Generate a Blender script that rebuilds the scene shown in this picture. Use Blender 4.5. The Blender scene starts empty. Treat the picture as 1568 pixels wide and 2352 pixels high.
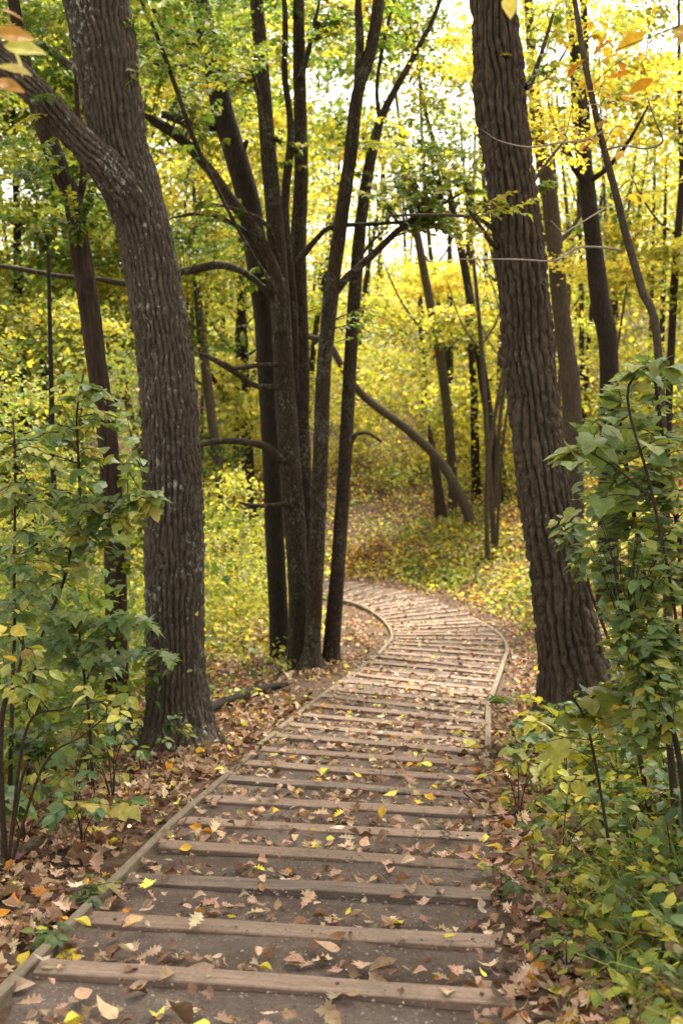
import bpy, math
import numpy as np
from mathutils import Vector

rng = np.random.default_rng(11)
SC = bpy.context.scene
COL = SC.collection

# ------------------------------------------------------------------ camera, sky, sun, exposure
F, CX, CY = 2750.0, 784.0, 1176.0           # focal length and centre, in pixels of a 1568 x 2352 frame
PITCH = math.radians(7.79)
EYE = np.array([0.0, 0.0, 1.54])
cam = bpy.data.cameras.new('camera'); camo = bpy.data.objects.new('camera', cam); COL.objects.link(camo)
camo.location = EYE; camo.rotation_euler = (math.pi / 2 - PITCH, 0, 0)
cam.sensor_fit = 'VERTICAL'; cam.sensor_height = 22.2; cam.sensor_width = 14.8
cam.lens = F / 2352 * 22.2; cam.clip_end = 2000; cam.clip_start = 0.05
cam.dof.use_dof = True; cam.dof.focus_distance = 6.2; cam.dof.aperture_fstop = 1.9
SC.camera = camo

SUN_EL, SUN_AZ = math.radians(63), math.radians(20)     # azimuth measured from straight ahead towards the right
w = bpy.data.worlds.new('World'); SC.world = w; w.use_nodes = True
nt = w.node_tree; nt.nodes.clear()
sky = nt.nodes.new('ShaderNodeTexSky'); sky.sky_type = 'NISHITA'; sky.sun_disc = False
sky.sun_elevation = SUN_EL; sky.sun_rotation = SUN_AZ
sky.air_density = 1.0; sky.dust_density = 3.0; sky.ozone_density = 0.6
hs = nt.nodes.new('ShaderNodeHueSaturation'); hs.inputs['Saturation'].default_value = 0.22
bg = nt.nodes.new('ShaderNodeBackground'); bg.inputs['Strength'].default_value = 0.15
wo = nt.nodes.new('ShaderNodeOutputWorld')
wt_ = nt.nodes.new('ShaderNodeMix'); wt_.data_type = 'RGBA'; wt_.blend_type = 'MULTIPLY'; wt_.inputs[0].default_value = 1.0; wt_.inputs[7].default_value = (1.0, 0.96, 0.87, 1)
nt.links.new(sky.outputs[0], hs.inputs['Color']); nt.links.new(hs.outputs[0], wt_.inputs[6]); nt.links.new(wt_.outputs[2], bg.inputs[0]); nt.links.new(bg.outputs[0], wo.inputs[0])
sl = bpy.data.lights.new('sun', 'SUN'); sl.energy = 4.0; sl.angle = math.radians(13); sl.color = (1.0, 0.94, 0.82)
so = bpy.data.objects.new('sun', sl); COL.objects.link(so)
sd = Vector((math.sin(SUN_AZ) * math.cos(SUN_EL), math.cos(SUN_AZ) * math.cos(SUN_EL), math.sin(SUN_EL)))
so.rotation_euler = sd.to_track_quat('Z', 'Y').to_euler(); so.location = (20, 30, 60)
SC.view_settings.view_transform = 'Standard'; SC.view_settings.look = 'None'
SC.view_settings.exposure = 1.93; SC.view_settings.gamma = 1.0; SC.view_settings.use_curve_mapping = False
SC.render.engine = 'CYCLES'
cy = SC.cycles
cy.use_denoising = True; cy.max_bounces = 7; cy.diffuse_bounces = 4; cy.glossy_bounces = 2; cy.transmission_bounces = 4
cy.use_adaptive_sampling = True; cy.adaptive_threshold = 0.05; cy.caustics_reflective = False; cy.caustics_refractive = False
cy.sample_clamp_indirect = 6.0

# ------------------------------------------------------------------ maths helpers
CP, SP = math.cos(PITCH), math.sin(PITCH)
def rays(px, py):
    px = np.asarray(px, float); py = np.asarray(py, float)
    a = (px - CX) / F; b = -(py - CY) / F
    return np.stack([a, CP + b * SP, -SP + b * CP], -1)
def at(px, py, Y):
    d = rays(px, py); return EYE + d * (np.asarray(Y, float) / d[..., 1])[..., None]
def mpp(px, py, Y):
    d = rays(px, py); return np.asarray(Y, float) / d[..., 1] / F
def proj(p):
    v = np.asarray(p, float) - EYE
    z = v[..., 1] * CP - v[..., 2] * SP; u = v[..., 1] * SP + v[..., 2] * CP
    return CX + F * v[..., 0] / z, CY - F * u / z, z
def _h(i, j, k, s):
    n = (i.astype(np.int64) * 374761393 + j.astype(np.int64) * 668265263 + k.astype(np.int64) * 2147483647 + s * 974634777) & 0xFFFFFFFF
    n = ((n ^ (n >> 13)) * 1274126177) & 0xFFFFFFFF
    n = ((n ^ (n >> 16)) * 2246822519) & 0xFFFFFFFF
    return (n & 0xFFFF) / 65535.0
def vnoise(p, s=0):
    p = np.asarray(p, float); i = np.floor(p).astype(np.int64); f = p - i; f = f * f * (3 - 2 * f); r = 0
    for a in (0, 1):
        for b in (0, 1):
            for c in (0, 1):
                wt = (f[..., 0] if a else 1 - f[..., 0]) * (f[..., 1] if b else 1 - f[..., 1]) * (f[..., 2] if c else 1 - f[..., 2])
                r = r + wt * _h(i[..., 0] + a, i[..., 1] + b, i[..., 2] + c, s)
    return r
def fbm(p, s=0, o=3):
    r = 0; a = 0.5; t = 0
    for k in range(o):
        r = r + a * vnoise(np.asarray(p) * 2 ** k, s + k); t += a; a *= 0.5
    return r / t
def catmull(P, n):
    P = np.asarray(P, float); Q = np.vstack([2 * P[0] - P[1], P, 2 * P[-1] - P[-2]]); out = []
    for i in range(len(P) - 1):
        a, b, c, d = Q[i:i + 4]; t = np.linspace(0, 1, n, endpoint=False)[:, None]
        out.append(0.5 * (2 * b + (c - a) * t + (2 * a - 5 * b + 4 * c - d) * t ** 2 + (3 * b - a - 3 * c + d) * t ** 3))
    out.append(P[-1:]); return np.vstack(out)
def resample(P, step=None, n=None):
    P = np.asarray(P, float); s = np.r_[0, np.cumsum(np.linalg.norm(np.diff(P[:, :3], axis=0), axis=1))]
    if n is None: n = max(2, int(round(s[-1] / step)) + 1)
    t = np.linspace(0, s[-1], n)
    return np.stack([np.interp(t, s, P[:, k]) for k in range(P.shape[1])], 1)

# ------------------------------------------------------------------ object helpers
def tag(o, label=None, cat=None, group=None, kind=None):
    if label: o['label'] = label
    if cat: o['category'] = cat
    if group: o['group'] = group
    if kind: o['kind'] = kind
    return o
def link(name, me, parent=None, loc=None):
    o = bpy.data.objects.new(name, me); COL.objects.link(o)
    if loc is not None: o.location = loc
    if parent is not None: o.parent = parent
    return o
def empty(name, loc):
    return link(name, None, None, [float(v) for v in loc])
def mesh_np(name, v, tris=None, quads=None, mat=None, col=None, smooth=True):
    me = bpy.data.meshes.new(name); v = np.asarray(v, np.float32)
    loops = []; starts = []; off = 0
    for f, k in ((tris, 3), (quads, 4)):
        if f is not None and len(f):
            f = np.asarray(f, np.int32); loops.append(f.ravel()); starts.append(off + np.arange(len(f)) * k); off += f.size
    loops = np.concatenate(loops).astype(np.int32); starts = np.concatenate(starts).astype(np.int32)
    me.vertices.add(len(v)); me.vertices.foreach_set('co', v.ravel())
    me.loops.add(len(loops)); me.loops.foreach_set('vertex_index', loops)
    me.polygons.add(len(starts)); me.polygons.foreach_set('loop_start', starts)
    if col is not None:
        a = me.color_attributes.new('Col', 'FLOAT_COLOR', 'POINT')
        c = np.ones((len(v), 4), np.float32); c[:, :3] = col; a.data.foreach_set('color', c.ravel())
    me.update(calc_edges=True)
    me.polygons.foreach_set('use_smooth', np.full(len(starts), smooth))
    if mat: me.materials.append(mat)
    return me

# ------------------------------------------------------------------ materials
def new_mat(name):
    m = bpy.data.materials.new(name); m.use_nodes = True; t = m.node_tree; t.nodes.clear()
    o = t.nodes.new('ShaderNodeOutputMaterial'); return m, t, o
def N(t, ty, **kw):
    n = t.nodes.new(ty)
    for k, v in kw.items():
        if k.startswith('i_'): n.inputs[k[2:].replace('_', ' ')].default_value = v
        else: setattr(n, k, v)
    return n
def ramp(t, stops, fac):
    r = t.nodes.new('ShaderNodeValToRGB'); e = r.color_ramp.elements
    while len(e) < len(stops): e.new(0.5)
    for q, (p, c) in zip(e, stops): q.position = p; q.color = (*c, 1)
    t.links.new(fac, r.inputs[0]); return r.outputs[0]
def noise(t, vec, scale, detail=4, rough=0.6, dist=0.0):
    n = N(t, 'ShaderNodeTexNoise'); n.inputs['Scale'].default_value = scale; n.inputs['Detail'].default_value = detail
    n.inputs['Roughness'].default_value = rough; n.inputs['Distortion'].default_value = dist
    if vec is not None: t.links.new(vec, n.inputs['Vector'])
    return n.outputs['Fac']
def mapping(t, scale, out='Object'):
    c = N(t, 'ShaderNodeTexCoord'); m = N(t, 'ShaderNodeMapping'); m.inputs['Scale'].default_value = scale
    t.links.new(c.outputs[out], m.inputs['Vector']); return m.outputs[0]
def mixc(t, fac, a, b, mode='MIX'):
    m = N(t, 'ShaderNodeMix', data_type='RGBA', blend_type=mode)
    for sock, val in ((m.inputs[0], fac), (m.inputs[6], a), (m.inputs[7], b)):
        if isinstance(val, (int, float)): sock.default_value = val
        elif isinstance(val, tuple): sock.default_value = (*val, 1)
        else: t.links.new(val, sock)
    return m.outputs[2]
def leaf_mat(name, source='attr', trans=0.42, rough=0.5, spec=0.35, spots=0.0):
    m, t, o = new_mat(name)
    if source == 'attr': c = N(t, 'ShaderNodeAttribute', attribute_name='Col').outputs['Color']
    else: c = N(t, 'ShaderNodeObjectInfo').outputs['Color']
    if spots:
        nz = noise(t, mapping(t, (1, 1, 1)), 38 if source == 'attr' else 9, 3, 0.7)
        f = ramp(t, [(0.60, (0, 0, 0)), (0.70, (1, 1, 1))], nz)
        fm = N(t, 'ShaderNodeMath', operation='MULTIPLY'); t.links.new(f, fm.inputs[0]); fm.inputs[1].default_value = spots
        c = mixc(t, fm.outputs[0], c, (0.10, 0.045, 0.018))
        nv = noise(t, mapping(t, (1, 1, 1)), 60 if source == 'attr' else 4, 2, 0.5)
        c = mixc(t, 0.5, c, ramp(t, [(0.3, (0.55, 0.5, 0.45)), (0.7, (1.25, 1.25, 1.2))], nv), 'MULTIPLY')
    p = N(t, 'ShaderNodeBsdfPrincipled'); p.inputs['Roughness'].default_value = rough; p.inputs['Specular IOR Level'].default_value = spec
    tr = N(t, 'ShaderNodeBsdfTranslucent'); mx = N(t, 'ShaderNodeMixShader'); mx.inputs[0].default_value = trans
    t.links.new(c, p.inputs['Base Color'])
    t.links.new(mixc(t, 1.0, c, (1.15, 1.1, 0.6), 'MULTIPLY'), tr.inputs['Color'])
    t.links.new(p.outputs[0], mx.inputs[1]); t.links.new(tr.outputs[0], mx.inputs[2]); t.links.new(mx.outputs[0], o.inputs[0])
    return m
M_LEAF = leaf_mat('living_leaf', 'attr', 0.52)
M_LEAFO = leaf_mat('single_leaf', 'obj', 0.42, 0.42, 0.4, spots=0.5)
M_DEAD = leaf_mat('fallen_leaf', 'attr', 0.12, 0.7, 0.2)
M_DEADO = leaf_mat('single_fallen_leaf', 'obj', 0.12, 0.65, 0.25, spots=0.75)

def bark_mat(name, dark, light, lichen, lich_amt, vs=(14, 14, 3.5), bump=0.5):
    m, t, o = new_mat(name)
    v = mapping(t, vs); n1 = noise(t, v, 3.0, 8, 0.68, 0.3)
    c = ramp(t, [(0.32, dark), (0.68, light)], n1)
    nb = noise(t, mapping(t, (1, 1, 0.5)), 1.4, 3, 0.6)
    c = mixc(t, 0.8, c, ramp(t, [(0.3, (0.62, 0.6, 0.6)), (0.7, (1.2, 1.16, 1.08))], nb), 'MULTIPLY')
    nl = noise(t, mapping(t, (1, 1, 0.55)), 3.2, 6, 0.72); nl2 = noise(t, mapping(t, (1, 1, 0.7)), 34, 3, 0.6)
    ad = N(t, 'ShaderNodeMath', operation='MULTIPLY'); t.links.new(nl, ad.inputs[0]); t.links.new(nl2, ad.inputs[1])
    lf = ramp(t, [(0.46 - 0.22 * lich_amt, (0, 0, 0)), (0.56 - 0.22 * lich_amt, (1, 1, 1))], ad.outputs[0])
    c = mixc(t, lf, c, lichen)
    p = N(t, 'ShaderNodeBsdfPrincipled'); p.inputs['Roughness'].default_value = 0.9; p.inputs['Specular IOR Level'].default_value = 0.2
    b = N(t, 'ShaderNodeBump'); b.inputs['Strength'].default_value = bump; b.inputs['Distance'].default_value = 0.02
    t.links.new(n1, b.inputs['Height']); t.links.new(b.outputs[0], p.inputs['Normal'])
    t.links.new(c, p.inputs['Base Color']); t.links.new(p.outputs[0], o.inputs[0]); return m
M_OAKL = bark_mat('lichened_oak_bark', (0.03, 0.023, 0.017), (0.135, 0.108, 0.08), (0.36, 0.36, 0.30), 0.66)
M_OAKR = bark_mat('furrowed_bark', (0.026, 0.018, 0.012), (0.118, 0.09, 0.064), (0.20, 0.21, 0.17), 0.42)
M_SMOOTH = bark_mat('smooth_maple_bark', (0.012, 0.008, 0.005), (0.062, 0.045, 0.030), (0.105, 0.105, 0.075), 0.8, (9, 9, 5), 0.8)
M_BARK = bark_mat('dark_bark', (0.012, 0.009, 0.007), (0.045, 0.034, 0.025), (0.11, 0.11, 0.08), 0.3)
M_GREYBARK = bark_mat('grey_bark', (0.036, 0.028, 0.02), (0.11, 0.086, 0.062), (0.17, 0.17, 0.13), 0.4)  # its light tone also stands in for the veil over far trunks
M_ROT = bark_mat('rotten_wood', (0.018, 0.012, 0.009), (0.085, 0.055, 0.036), (0.10, 0.085, 0.06), 0.2, (16, 16, 1.6), 0.8)
M_TWIG = bark_mat('twig_bark', (0.025, 0.018, 0.012), (0.075, 0.053, 0.036), (0.15, 0.14, 0.11), 0.2, (30, 30, 8), 0.2)
M_GREYTWIG = bark_mat('bare_twig_bark', (0.16, 0.13, 0.11), (0.34, 0.30, 0.27), (0.4, 0.4, 0.36), 0.2, (30, 30, 8), 0.2)

def wood_mat(name, a, b, stain):
    m, t, o = new_mat(name)
    oi = N(t, 'ShaderNodeObjectInfo')
    tc = N(t, 'ShaderNodeTexCoord'); vm = N(t, 'ShaderNodeVectorMath', operation='ADD')
    t.links.new(tc.outputs['Object'], vm.inputs[0]); cmb = N(t, 'ShaderNodeCombineXYZ')
    ml = N(t, 'ShaderNodeMath', operation='MULTIPLY'); t.links.new(oi.outputs['Random'], ml.inputs[0]); ml.inputs[1].default_value = 40
    for k in range(3): t.links.new(ml.outputs[0], cmb.inputs[k])
    t.links.new(cmb.outputs[0], vm.inputs[1])
    mp = N(t, 'ShaderNodeMapping'); mp.inputs['Scale'].default_value = (1.2, 22, 22); t.links.new(vm.outputs[0], mp.inputs['Vector'])
    n1 = noise(t, mp.outputs[0], 2.2, 8, 0.7, 0.6)
    c = ramp(t, [(0.3, a), (0.7, b)], n1)
    n2 = noise(t, vm.outputs[0], 3.0, 5, 0.65)
    c = mixc(t, ramp(t, [(0.48, (0, 0, 0)), (0.72, (0.75, 0.75, 0.75))], n2), c, stain)
    v = ramp(t, [(0, (0.84, 0.83, 0.82)), (1, (1.1, 1.1, 1.1))], oi.outputs['Random'])
    c = mixc(t, 1.0, c, v, 'MULTIPLY')
    n3 = noise(t, vm.outputs[0], 60, 3, 0.7)
    c = mixc(t, 0.6, c, ramp(t, [(0.35, (0.7, 0.68, 0.66)), (0.6, (1.1, 1.1, 1.1))], n3), 'MULTIPLY')
    p = N(t, 'ShaderNodeBsdfPrincipled'); p.inputs['Roughness'].default_value = 0.8; p.inputs['Specular IOR Level'].default_value = 0.25
    bm = N(t, 'ShaderNodeBump'); bm.inputs['Strength'].default_value = 0.5; bm.inputs['Distance'].default_value = 0.006
    t.links.new(n1, bm.inputs['Height']); t.links.new(bm.outputs[0], p.inputs['Normal'])
    t.links.new(c, p.inputs['Base Color']); t.links.new(p.outputs[0], o.inputs[0]); return m
M_PLANK = wood_mat('weathered_timber', (0.15, 0.10, 0.072), (0.30, 0.21, 0.155), (0.155, 0.11, 0.082))
M_PLANKD = wood_mat('dark_grained_timber', (0.07, 0.05, 0.04), (0.27, 0.20, 0.155), (0.13, 0.10, 0.08))
M_EDGE = wood_mat('edging_wood', (0.11, 0.085, 0.058), (0.235, 0.185, 0.13), (0.12, 0.105, 0.062))

def soil_mat(name, cols, peb, sc=1.0):
    m, t, o = new_mat(name)
    v = mapping(t, (1, 1, 1)); n1 = noise(t, v, 2.3 * sc, 6, 0.6); n2 = noise(t, v, 55 * sc, 4, 0.7); n3 = noise(t, v, 9 * sc, 5, 0.65)
    c = ramp(t, [(0.3, cols[0]), (0.5, cols[1]), (0.72, cols[2])], n1)
    c = mixc(t, 0.75, c, ramp(t, [(0.3, (0.55, 0.53, 0.5)), (0.7, (1.3, 1.27, 1.24))], n2), 'MULTIPLY')
    c = mixc(t, 0.6, c, ramp(t, [(0.3, (0.7, 0.68, 0.66)), (0.7, (1.2, 1.2, 1.2))], n3), 'MULTIPLY')
    vo = N(t, 'ShaderNodeTexVoronoi'); vo.inputs['Scale'].default_value = 85 * sc; t.links.new(v, vo.inputs['Vector'])
    wn = N(t, 'ShaderNodeSeparateColor'); t.links.new(vo.outputs['Color'], wn.inputs[0])
    f = ramp(t, [(0.80, (0, 0, 0)), (0.86, (1, 1, 1))], wn.outputs[0])
    d = ramp(t, [(0.22, (1, 1, 1)), (0.34, (0, 0, 0))], vo.outputs['Distance'])
    f = mixc(t, 1.0, f, d, 'MULTIPLY'); f = mixc(t, 1.0, f, ramp(t, [(0.42, (0.1, 0.1, 0.1)), (0.6, (1, 1, 1))], n1), 'MULTIPLY')
    c = mixc(t, f, c, peb)
    p = N(t, 'ShaderNodeBsdfPrincipled'); p.inputs['Roughness'].default_value = 0.95; p.inputs['Specular IOR Level'].default_value = 0.15
    hm = N(t, 'ShaderNodeMath', operation='ADD'); t.links.new(n2, hm.inputs[0]); t.links.new(f, hm.inputs[1])
    b = N(t, 'ShaderNodeBump'); b.inputs['Strength'].default_value = 0.6; b.inputs['Distance'].default_value = 0.01
    t.links.new(hm.outputs[0], b.inputs['Height']); t.links.new(b.outputs[0], p.inputs['Normal'])
    t.links.new(c, p.inputs['Base Color']); t.links.new(p.outputs[0], o.inputs[0]); return m
M_PATH = soil_mat('packed_gravel_soil', ((0.078, 0.056, 0.045), (0.118, 0.089, 0.073), (0.185, 0.148, 0.126)), (0.34, 0.29, 0.26))
M_SOIL = soil_mat('forest_soil', ((0.05, 0.032, 0.022), (0.085, 0.055, 0.038), (0.13, 0.085, 0.055)), (0.22, 0.15, 0.09), 0.8)

# ------------------------------------------------------------------ the path in plan, read from its edges
def zprof(Y):
    Y = np.asarray(Y, float)
    a = np.minimum(Y, 18.0); z = -0.161 * a
    b = np.clip(Y - 18, 0, 12); z = z - (0.161 * b - 0.061 / 24 * b * b)
    return z - 0.09 * np.maximum(Y - 30, 0)
def hit_profile(px, py):
    d = rays(px, py); lo, hi = 0.5, 80.0
    for _ in range(60):
        mid = (lo + hi) / 2; z = EYE[2] + d[2] * mid / d[1]
        if z > zprof(mid): lo = mid
        else: hi = mid
    return EYE + d * (lo / d[1])
K = 1568 / 2731
LN = [(113,3895),(322,3690),(488,3520),(627,3385),(731,3282),(807,3193),(896,3123),(968,3059),(1030,3005),(1093,2955),(1142,2913),(1204,2873),(1240,2838),(1278,2802),(1318,2768),(1363,2737),(1400,2710),(1436,2685),(1470,2659),(1501,2637),(1530,2617),(1550,2599),(1565,2582),(1573,2565),(1577,2550),(1577,2538),(1574,2525),(1567,2512),(1557,2500),(1545,2488),(1533,2477),(1520,2465),(1504,2452),(1475,2435),(1447,2421),(1410,2410),(1372,2400),(1320,2387),(1269,2374),(1200,2359),(1100,2342),(1000,2329),(900,2318),(700,2302)]
RN = [(2053,3972),(1990,3748),(1970,3575),(1955,3442),(1945,3335),(1940,3238),(1936,3163),(1935,3094),(1932,3036),(1930,2986),(1930,2942),(1932,2904),(1934,2870),(1939,2835),(1947,2800),(1957,2766),(1968,2736),(1981,2708),(1992,2680),(2001,2655),(2010,2632),(2016,2612),(2020,2592),(2015,2574),(2006,2554),(1990,2535),(1972,2520),(1950,2506),(1928,2493),(1900,2480),(1872,2466),(1840,2450),(1803,2435),(1765,2418),(1720,2403),(1665,2387),(1600,2371),(1520,2356),(1440,2344),(1360,2332),(1230,2313),(1110,2298),(990,2287),(770,2272)]
L3 = np.array([hit_profile(x * K, y * K) for x, y in LN]); R3 = np.array([hit_profile(x * K, y * K) for x, y in RN])
NP = 33                                     # the first 33 pairs are timbers
# regular spacing on the straight flight
k = np.arange(NP)
for E in (L3, R3):
    c = np.polyfit(k[:23], E[:23, 1], 3); fit = np.polyval(c, k)
    E[:23, 1] = fit[:23] * 0.85 + E[:23, 1] * 0.15
    cx = np.polyfit(E[:15, 1], E[:15, 0], 2); E[:15, 0] = 0.6 * np.polyval(cx, E[:15, 1]) + 0.4 * E[:15, 0]
def sm(E):
    E = E.copy()
    for _ in range(2): E[16:-1, :2] = 0.25 * E[15:-2, :2] + 0.5 * E[16:-1, :2] + 0.25 * E[17:, :2]
    return E
L3, R3 = sm(L3), sm(R3)
step = 0.62
ext = 4
dl = (L3[7] - L3[0]) / 7; dr = (R3[7] - R3[0]) / 7
Lp = [L3[0] - dl * i for i in range(ext, 0, -1)] + list(L3[:NP]); Rp = [R3[0] - dr * i for i in range(ext, 0, -1)] + list(R3[:NP])
both = catmull(np.hstack([L3[NP - 1:], R3[NP - 1:]]), 20); mids = 0.5 * (both[:, :3] + both[:, 3:])
sb = np.r_[0, np.cumsum(np.linalg.norm(np.diff(mids, axis=0), axis=1))]; nfar = int(round(sb[-1] / step))
for i in range(1, nfar + 1):
    row = np.array([np.interp(sb[-1] * i / nfar, sb, both[:, k_]) for k_ in range(6)]); Lp.append(row[:3]); Rp.append(row[3:])
Lp, Rp = np.array(Lp), np.array(Rp); Lp[:, 2] = zprof(Lp[:, 1]); Rp[:, 2] = zprof(Rp[:, 1])
TZ = 0.5 * (Lp[:, 2] + Rp[:, 2]); NT = len(Lp)
print('timbers', NT, 'first', Lp[ext], Rp[ext], 'W', Lp[ext + 22], Rp[ext + 22], 'end', Lp[-1], Rp[-1])
CEN = 0.5 * (Lp + Rp); CEN[:, 2] = TZ; HW = 0.5 * np.linalg.norm((Lp - Rp)[:, :2], axis=1)
CF = resample(np.column_stack([CEN, HW]), step=0.4)
# carry the line on behind the camera and beyond the last timber
d0 = CF[0] - CF[3]; d1 = CF[-1] - CF[-4]
CF = np.vstack([CF[0] + d0 * t for t in np.linspace(12, 0.33, 30)] + [CF] + [CF[-1] + d1 * t for t in np.linspace(0.33, 12, 30)]).reshape(-1, 4)
CT = np.gradient(CF[:, :2], axis=0); CT /= np.linalg.norm(CT, axis=1)[:, None]
def path_info(x, y):
    """distance outside the path edge (negative inside), signed side (+ right), smoothed profile height"""
    x = np.asarray(x, float).ravel(); y = np.asarray(y, float).ravel(); n = len(x)
    off = np.empty(n); side = np.empty(n); zz = np.empty(n)
    for s in range(0, n, 20000):
        dx = x[s:s + 20000, None] - CF[None, :, 0]; dy = y[s:s + 20000, None] - CF[None, :, 1]; d2 = dx * dx + dy * dy
        i = d2.argmin(1); r = np.arange(len(i)); d = np.sqrt(d2[r, i])
        sg = dx[r, i] * CT[i, 1] - dy[r, i] * CT[i, 0]
        off[s:s + 20000] = d - CF[i, 3]; side[s:s + 20000] = np.where(sg >= 0, 1, -1)
        wt = 1 / (d2 + 0.02) ** 2.5; zz[s:s + 20000] = (wt * CF[None, :, 2]).sum(1) / wt.sum(1)
    return off, side, zz
def ground(x, y):
    sh = np.shape(x); off, side, zc = path_info(x, y); x = np.ravel(x); y = np.ravel(y)
    o = np.maximum(off, 0)
    right = 0.10 * np.minimum(o, 1.2) + 0.265 * np.maximum(o - 1.2, 0); right = np.where(right > 7, 7 + 0.25 * (right - 7), right)
    left = -0.05 * np.minimum(o, 1.5) - 0.13 * np.maximum(o - 1.5, 0); left = np.where(left < -1.6, -1.6 + 0.05 * (left + 1.6), left)
    z = zc + np.where(side > 0, right, left) - 0.05
    am = np.clip(o / 1.0, 0, 1)
    z = z + am * (0.5 * (fbm(np.stack([x * 0.35, y * 0.35, 0 * x], -1), 3) - 0.5)) + 0.05 * (fbm(np.stack([x * 3, y * 3, 0 * x], -1), 5) - 0.5)
    return z.reshape(sh), off.reshape(sh), side.reshape(sh)
def gz(x, y): return float(ground(np.array([x]), np.array([y]))[0][0])
def ground_hit(px, py, lo=2.0, hi=90.0):
    Y = np.linspace(lo, hi, 700); p = at(np.full(700, px), np.full(700, py), Y); z = ground(p[:, 0], p[:, 1])[0]
    b = np.nonzero(p[:, 2] < z)[0]
    return float(Y[b[0]]) if len(b) else hi

# ------------------------------------------------------------------ ground sheet
def axis(fine0, fine1, st, lo, hi, grow=1.22):
    a = list(np.arange(fine0, fine1 + 1e-6, st)); s = st
    while a[-1] < hi: s *= grow; a.append(a[-1] + s)
    b = []; s = st; c = fine0
    while c > lo: s *= grow; c -= s; b.append(c)
    return np.array(b[::-1] + a)
gx = axis(-5, 7, 0.1, -160, 160); gy = axis(-1, 34, 0.14, -60, 260)
X, Yg = np.meshgrid(gx, gy); Z, OFF, _ = ground(X, Yg)
Z = np.where(OFF < -0.12, Z - 0.24, Z)
nx, ny = len(gx), len(gy); idx = np.arange(nx * ny).reshape(ny, nx)
quads = np.stack([idx[:-1, :-1], idx[:-1, 1:], idx[1:, 1:], idx[1:, :-1]], -1).reshape(-1, 4)
g = link('ground', mesh_np('ground', np.stack([X, Yg, Z], -1).reshape(-1, 3), quads=quads, mat=M_SOIL)); tag(g, kind='structure')

# ------------------------------------------------------------------ stepped path: gravel treads, timbers, edging boards
TW = 0.098
nu = 34
vv = []; qq = []
def lerp_edge(i, s): return Lp[i] * (1 - s) + Rp[i] * s
rows = []
for i in range(NT - 1):
    fr = np.array([0.02, 0.2, 0.4, 0.6, 0.8, 1.0])
    for t in fr:
        s = np.linspace(-0.005, 1.005, nu)
        A = lerp_edge(i, s[:, None]); B = lerp_edge(i + 1, s[:, None]); p = A * (1 - t) + B * t
        zt = TZ[i + 1] - 0.02 + 0.018 * (1 - t)
        p[:, 2] = zt + 0.03 * (fbm(np.column_stack([p[:, 0] * 2.4, p[:, 1] * 2.4, np.full(nu, 1.0 * i)]), 8) - 0.5) + 0.012 * (fbm(p * 14, 9) - 0.5)
        rows.append(p)
rows = np.array(rows); nr = len(rows); ii = np.arange(nr * nu).reshape(nr, nu)
qd = [np.stack([ii[r, :-1], ii[r, 1:], ii[r + 1, 1:], ii[r + 1, :-1]], -1) for r in range(nr - 1)]
path = link('path', mesh_np('path', rows.reshape(-1, 3), quads=np.vstack(qd), mat=M_PATH)); tag(path, kind='structure')
path['label'] = 'stepped gravel path running down through the wood'

def box_sweep(name, c, wid, top, dep, mat, wob=0.0, seed=0, bev=0.004, frame=None):
    """a board following the points c (top centre line); its ends closed"""
    c = np.asarray(c, float); t = np.gradient(c, axis=0); t /= np.linalg.norm(t, axis=1)[:, None]
    sidev = np.stack([t[:, 1], -t[:, 0], 0 * t[:, 0]], 1); sidev /= np.linalg.norm(sidev, axis=1)[:, None]
    h = wid / 2
    prof = [(-h, -dep), (-h, -bev), (-h + bev, 0), (-h * 0.3, 0.0), (h * 0.3, 0.0), (h - bev, 0), (h, -bev), (h, -dep)]
    V = []
    for a, b in prof:
        p = c + sidev * a + np.array([0, 0, top + b]); V.append(p)
    V = np.stack(V, 1)
    if wob: V = V + wob * (fbm(V * np.array([5, 5, 9.0]) + seed * 3.1, seed)[..., None] - 0.5) * np.array([0.6, 0.6, 1])
    n, m = V.shape[:2]; ii = np.arange(n * m).reshape(n, m); q = []
    for j in range(m):
        j2 = (j + 1) % m; q.append(np.stack([ii[:-1, j], ii[1:, j], ii[1:, j2], ii[:-1, j2]], -1))
    v = V.reshape(-1, 3); tr = []
    for e, rev in ((0, 0), (n - 1, 1)):
        r = ii[e]
        for j in range(1, m - 1): tr.append([r[0], r[j + 1], r[j]] if rev else [r[0], r[j], r[j + 1]])
    q = np.vstack(q)[:, ::-1]; tr = np.array(tr)[:, ::-1]
    return v, tr, q
bolt_me = None
def make_bolt():
    a = np.linspace(0, 2 * np.pi, 10, endpoint=False); v = [(0, 0, 0.003)]
    for r, z in ((0.004, 0.003), (0.007, 0.002), (0.008, -0.002)): v += [(r * math.cos(x), r * math.sin(x), z) for x in a]
    tr = [(0, 1 + i, 1 + (i + 1) % 10) for i in range(10)]; q = []
    for k_ in range(2):
        for i in range(10): q.append((1 + k_ * 10 + i, 11 + k_ * 10 + i, 11 + k_ * 10 + (i + 1) % 10, 1 + k_ * 10 + (i + 1) % 10))
    m, t, o = new_mat('rusty_iron'); p = N(t, 'ShaderNodeBsdfPrincipled'); p.inputs['Base Color'].default_value = (0.10, 0.065, 0.05, 1)
    p.inputs['Roughness'].default_value = 0.6; p.inputs['Metallic'].default_value = 0.6; t.links.new(p.outputs[0], o.inputs[0])
    return mesh_np('bolt', v, tris=tr, quads=q, mat=m)
bolt_me = make_bolt()
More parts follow.
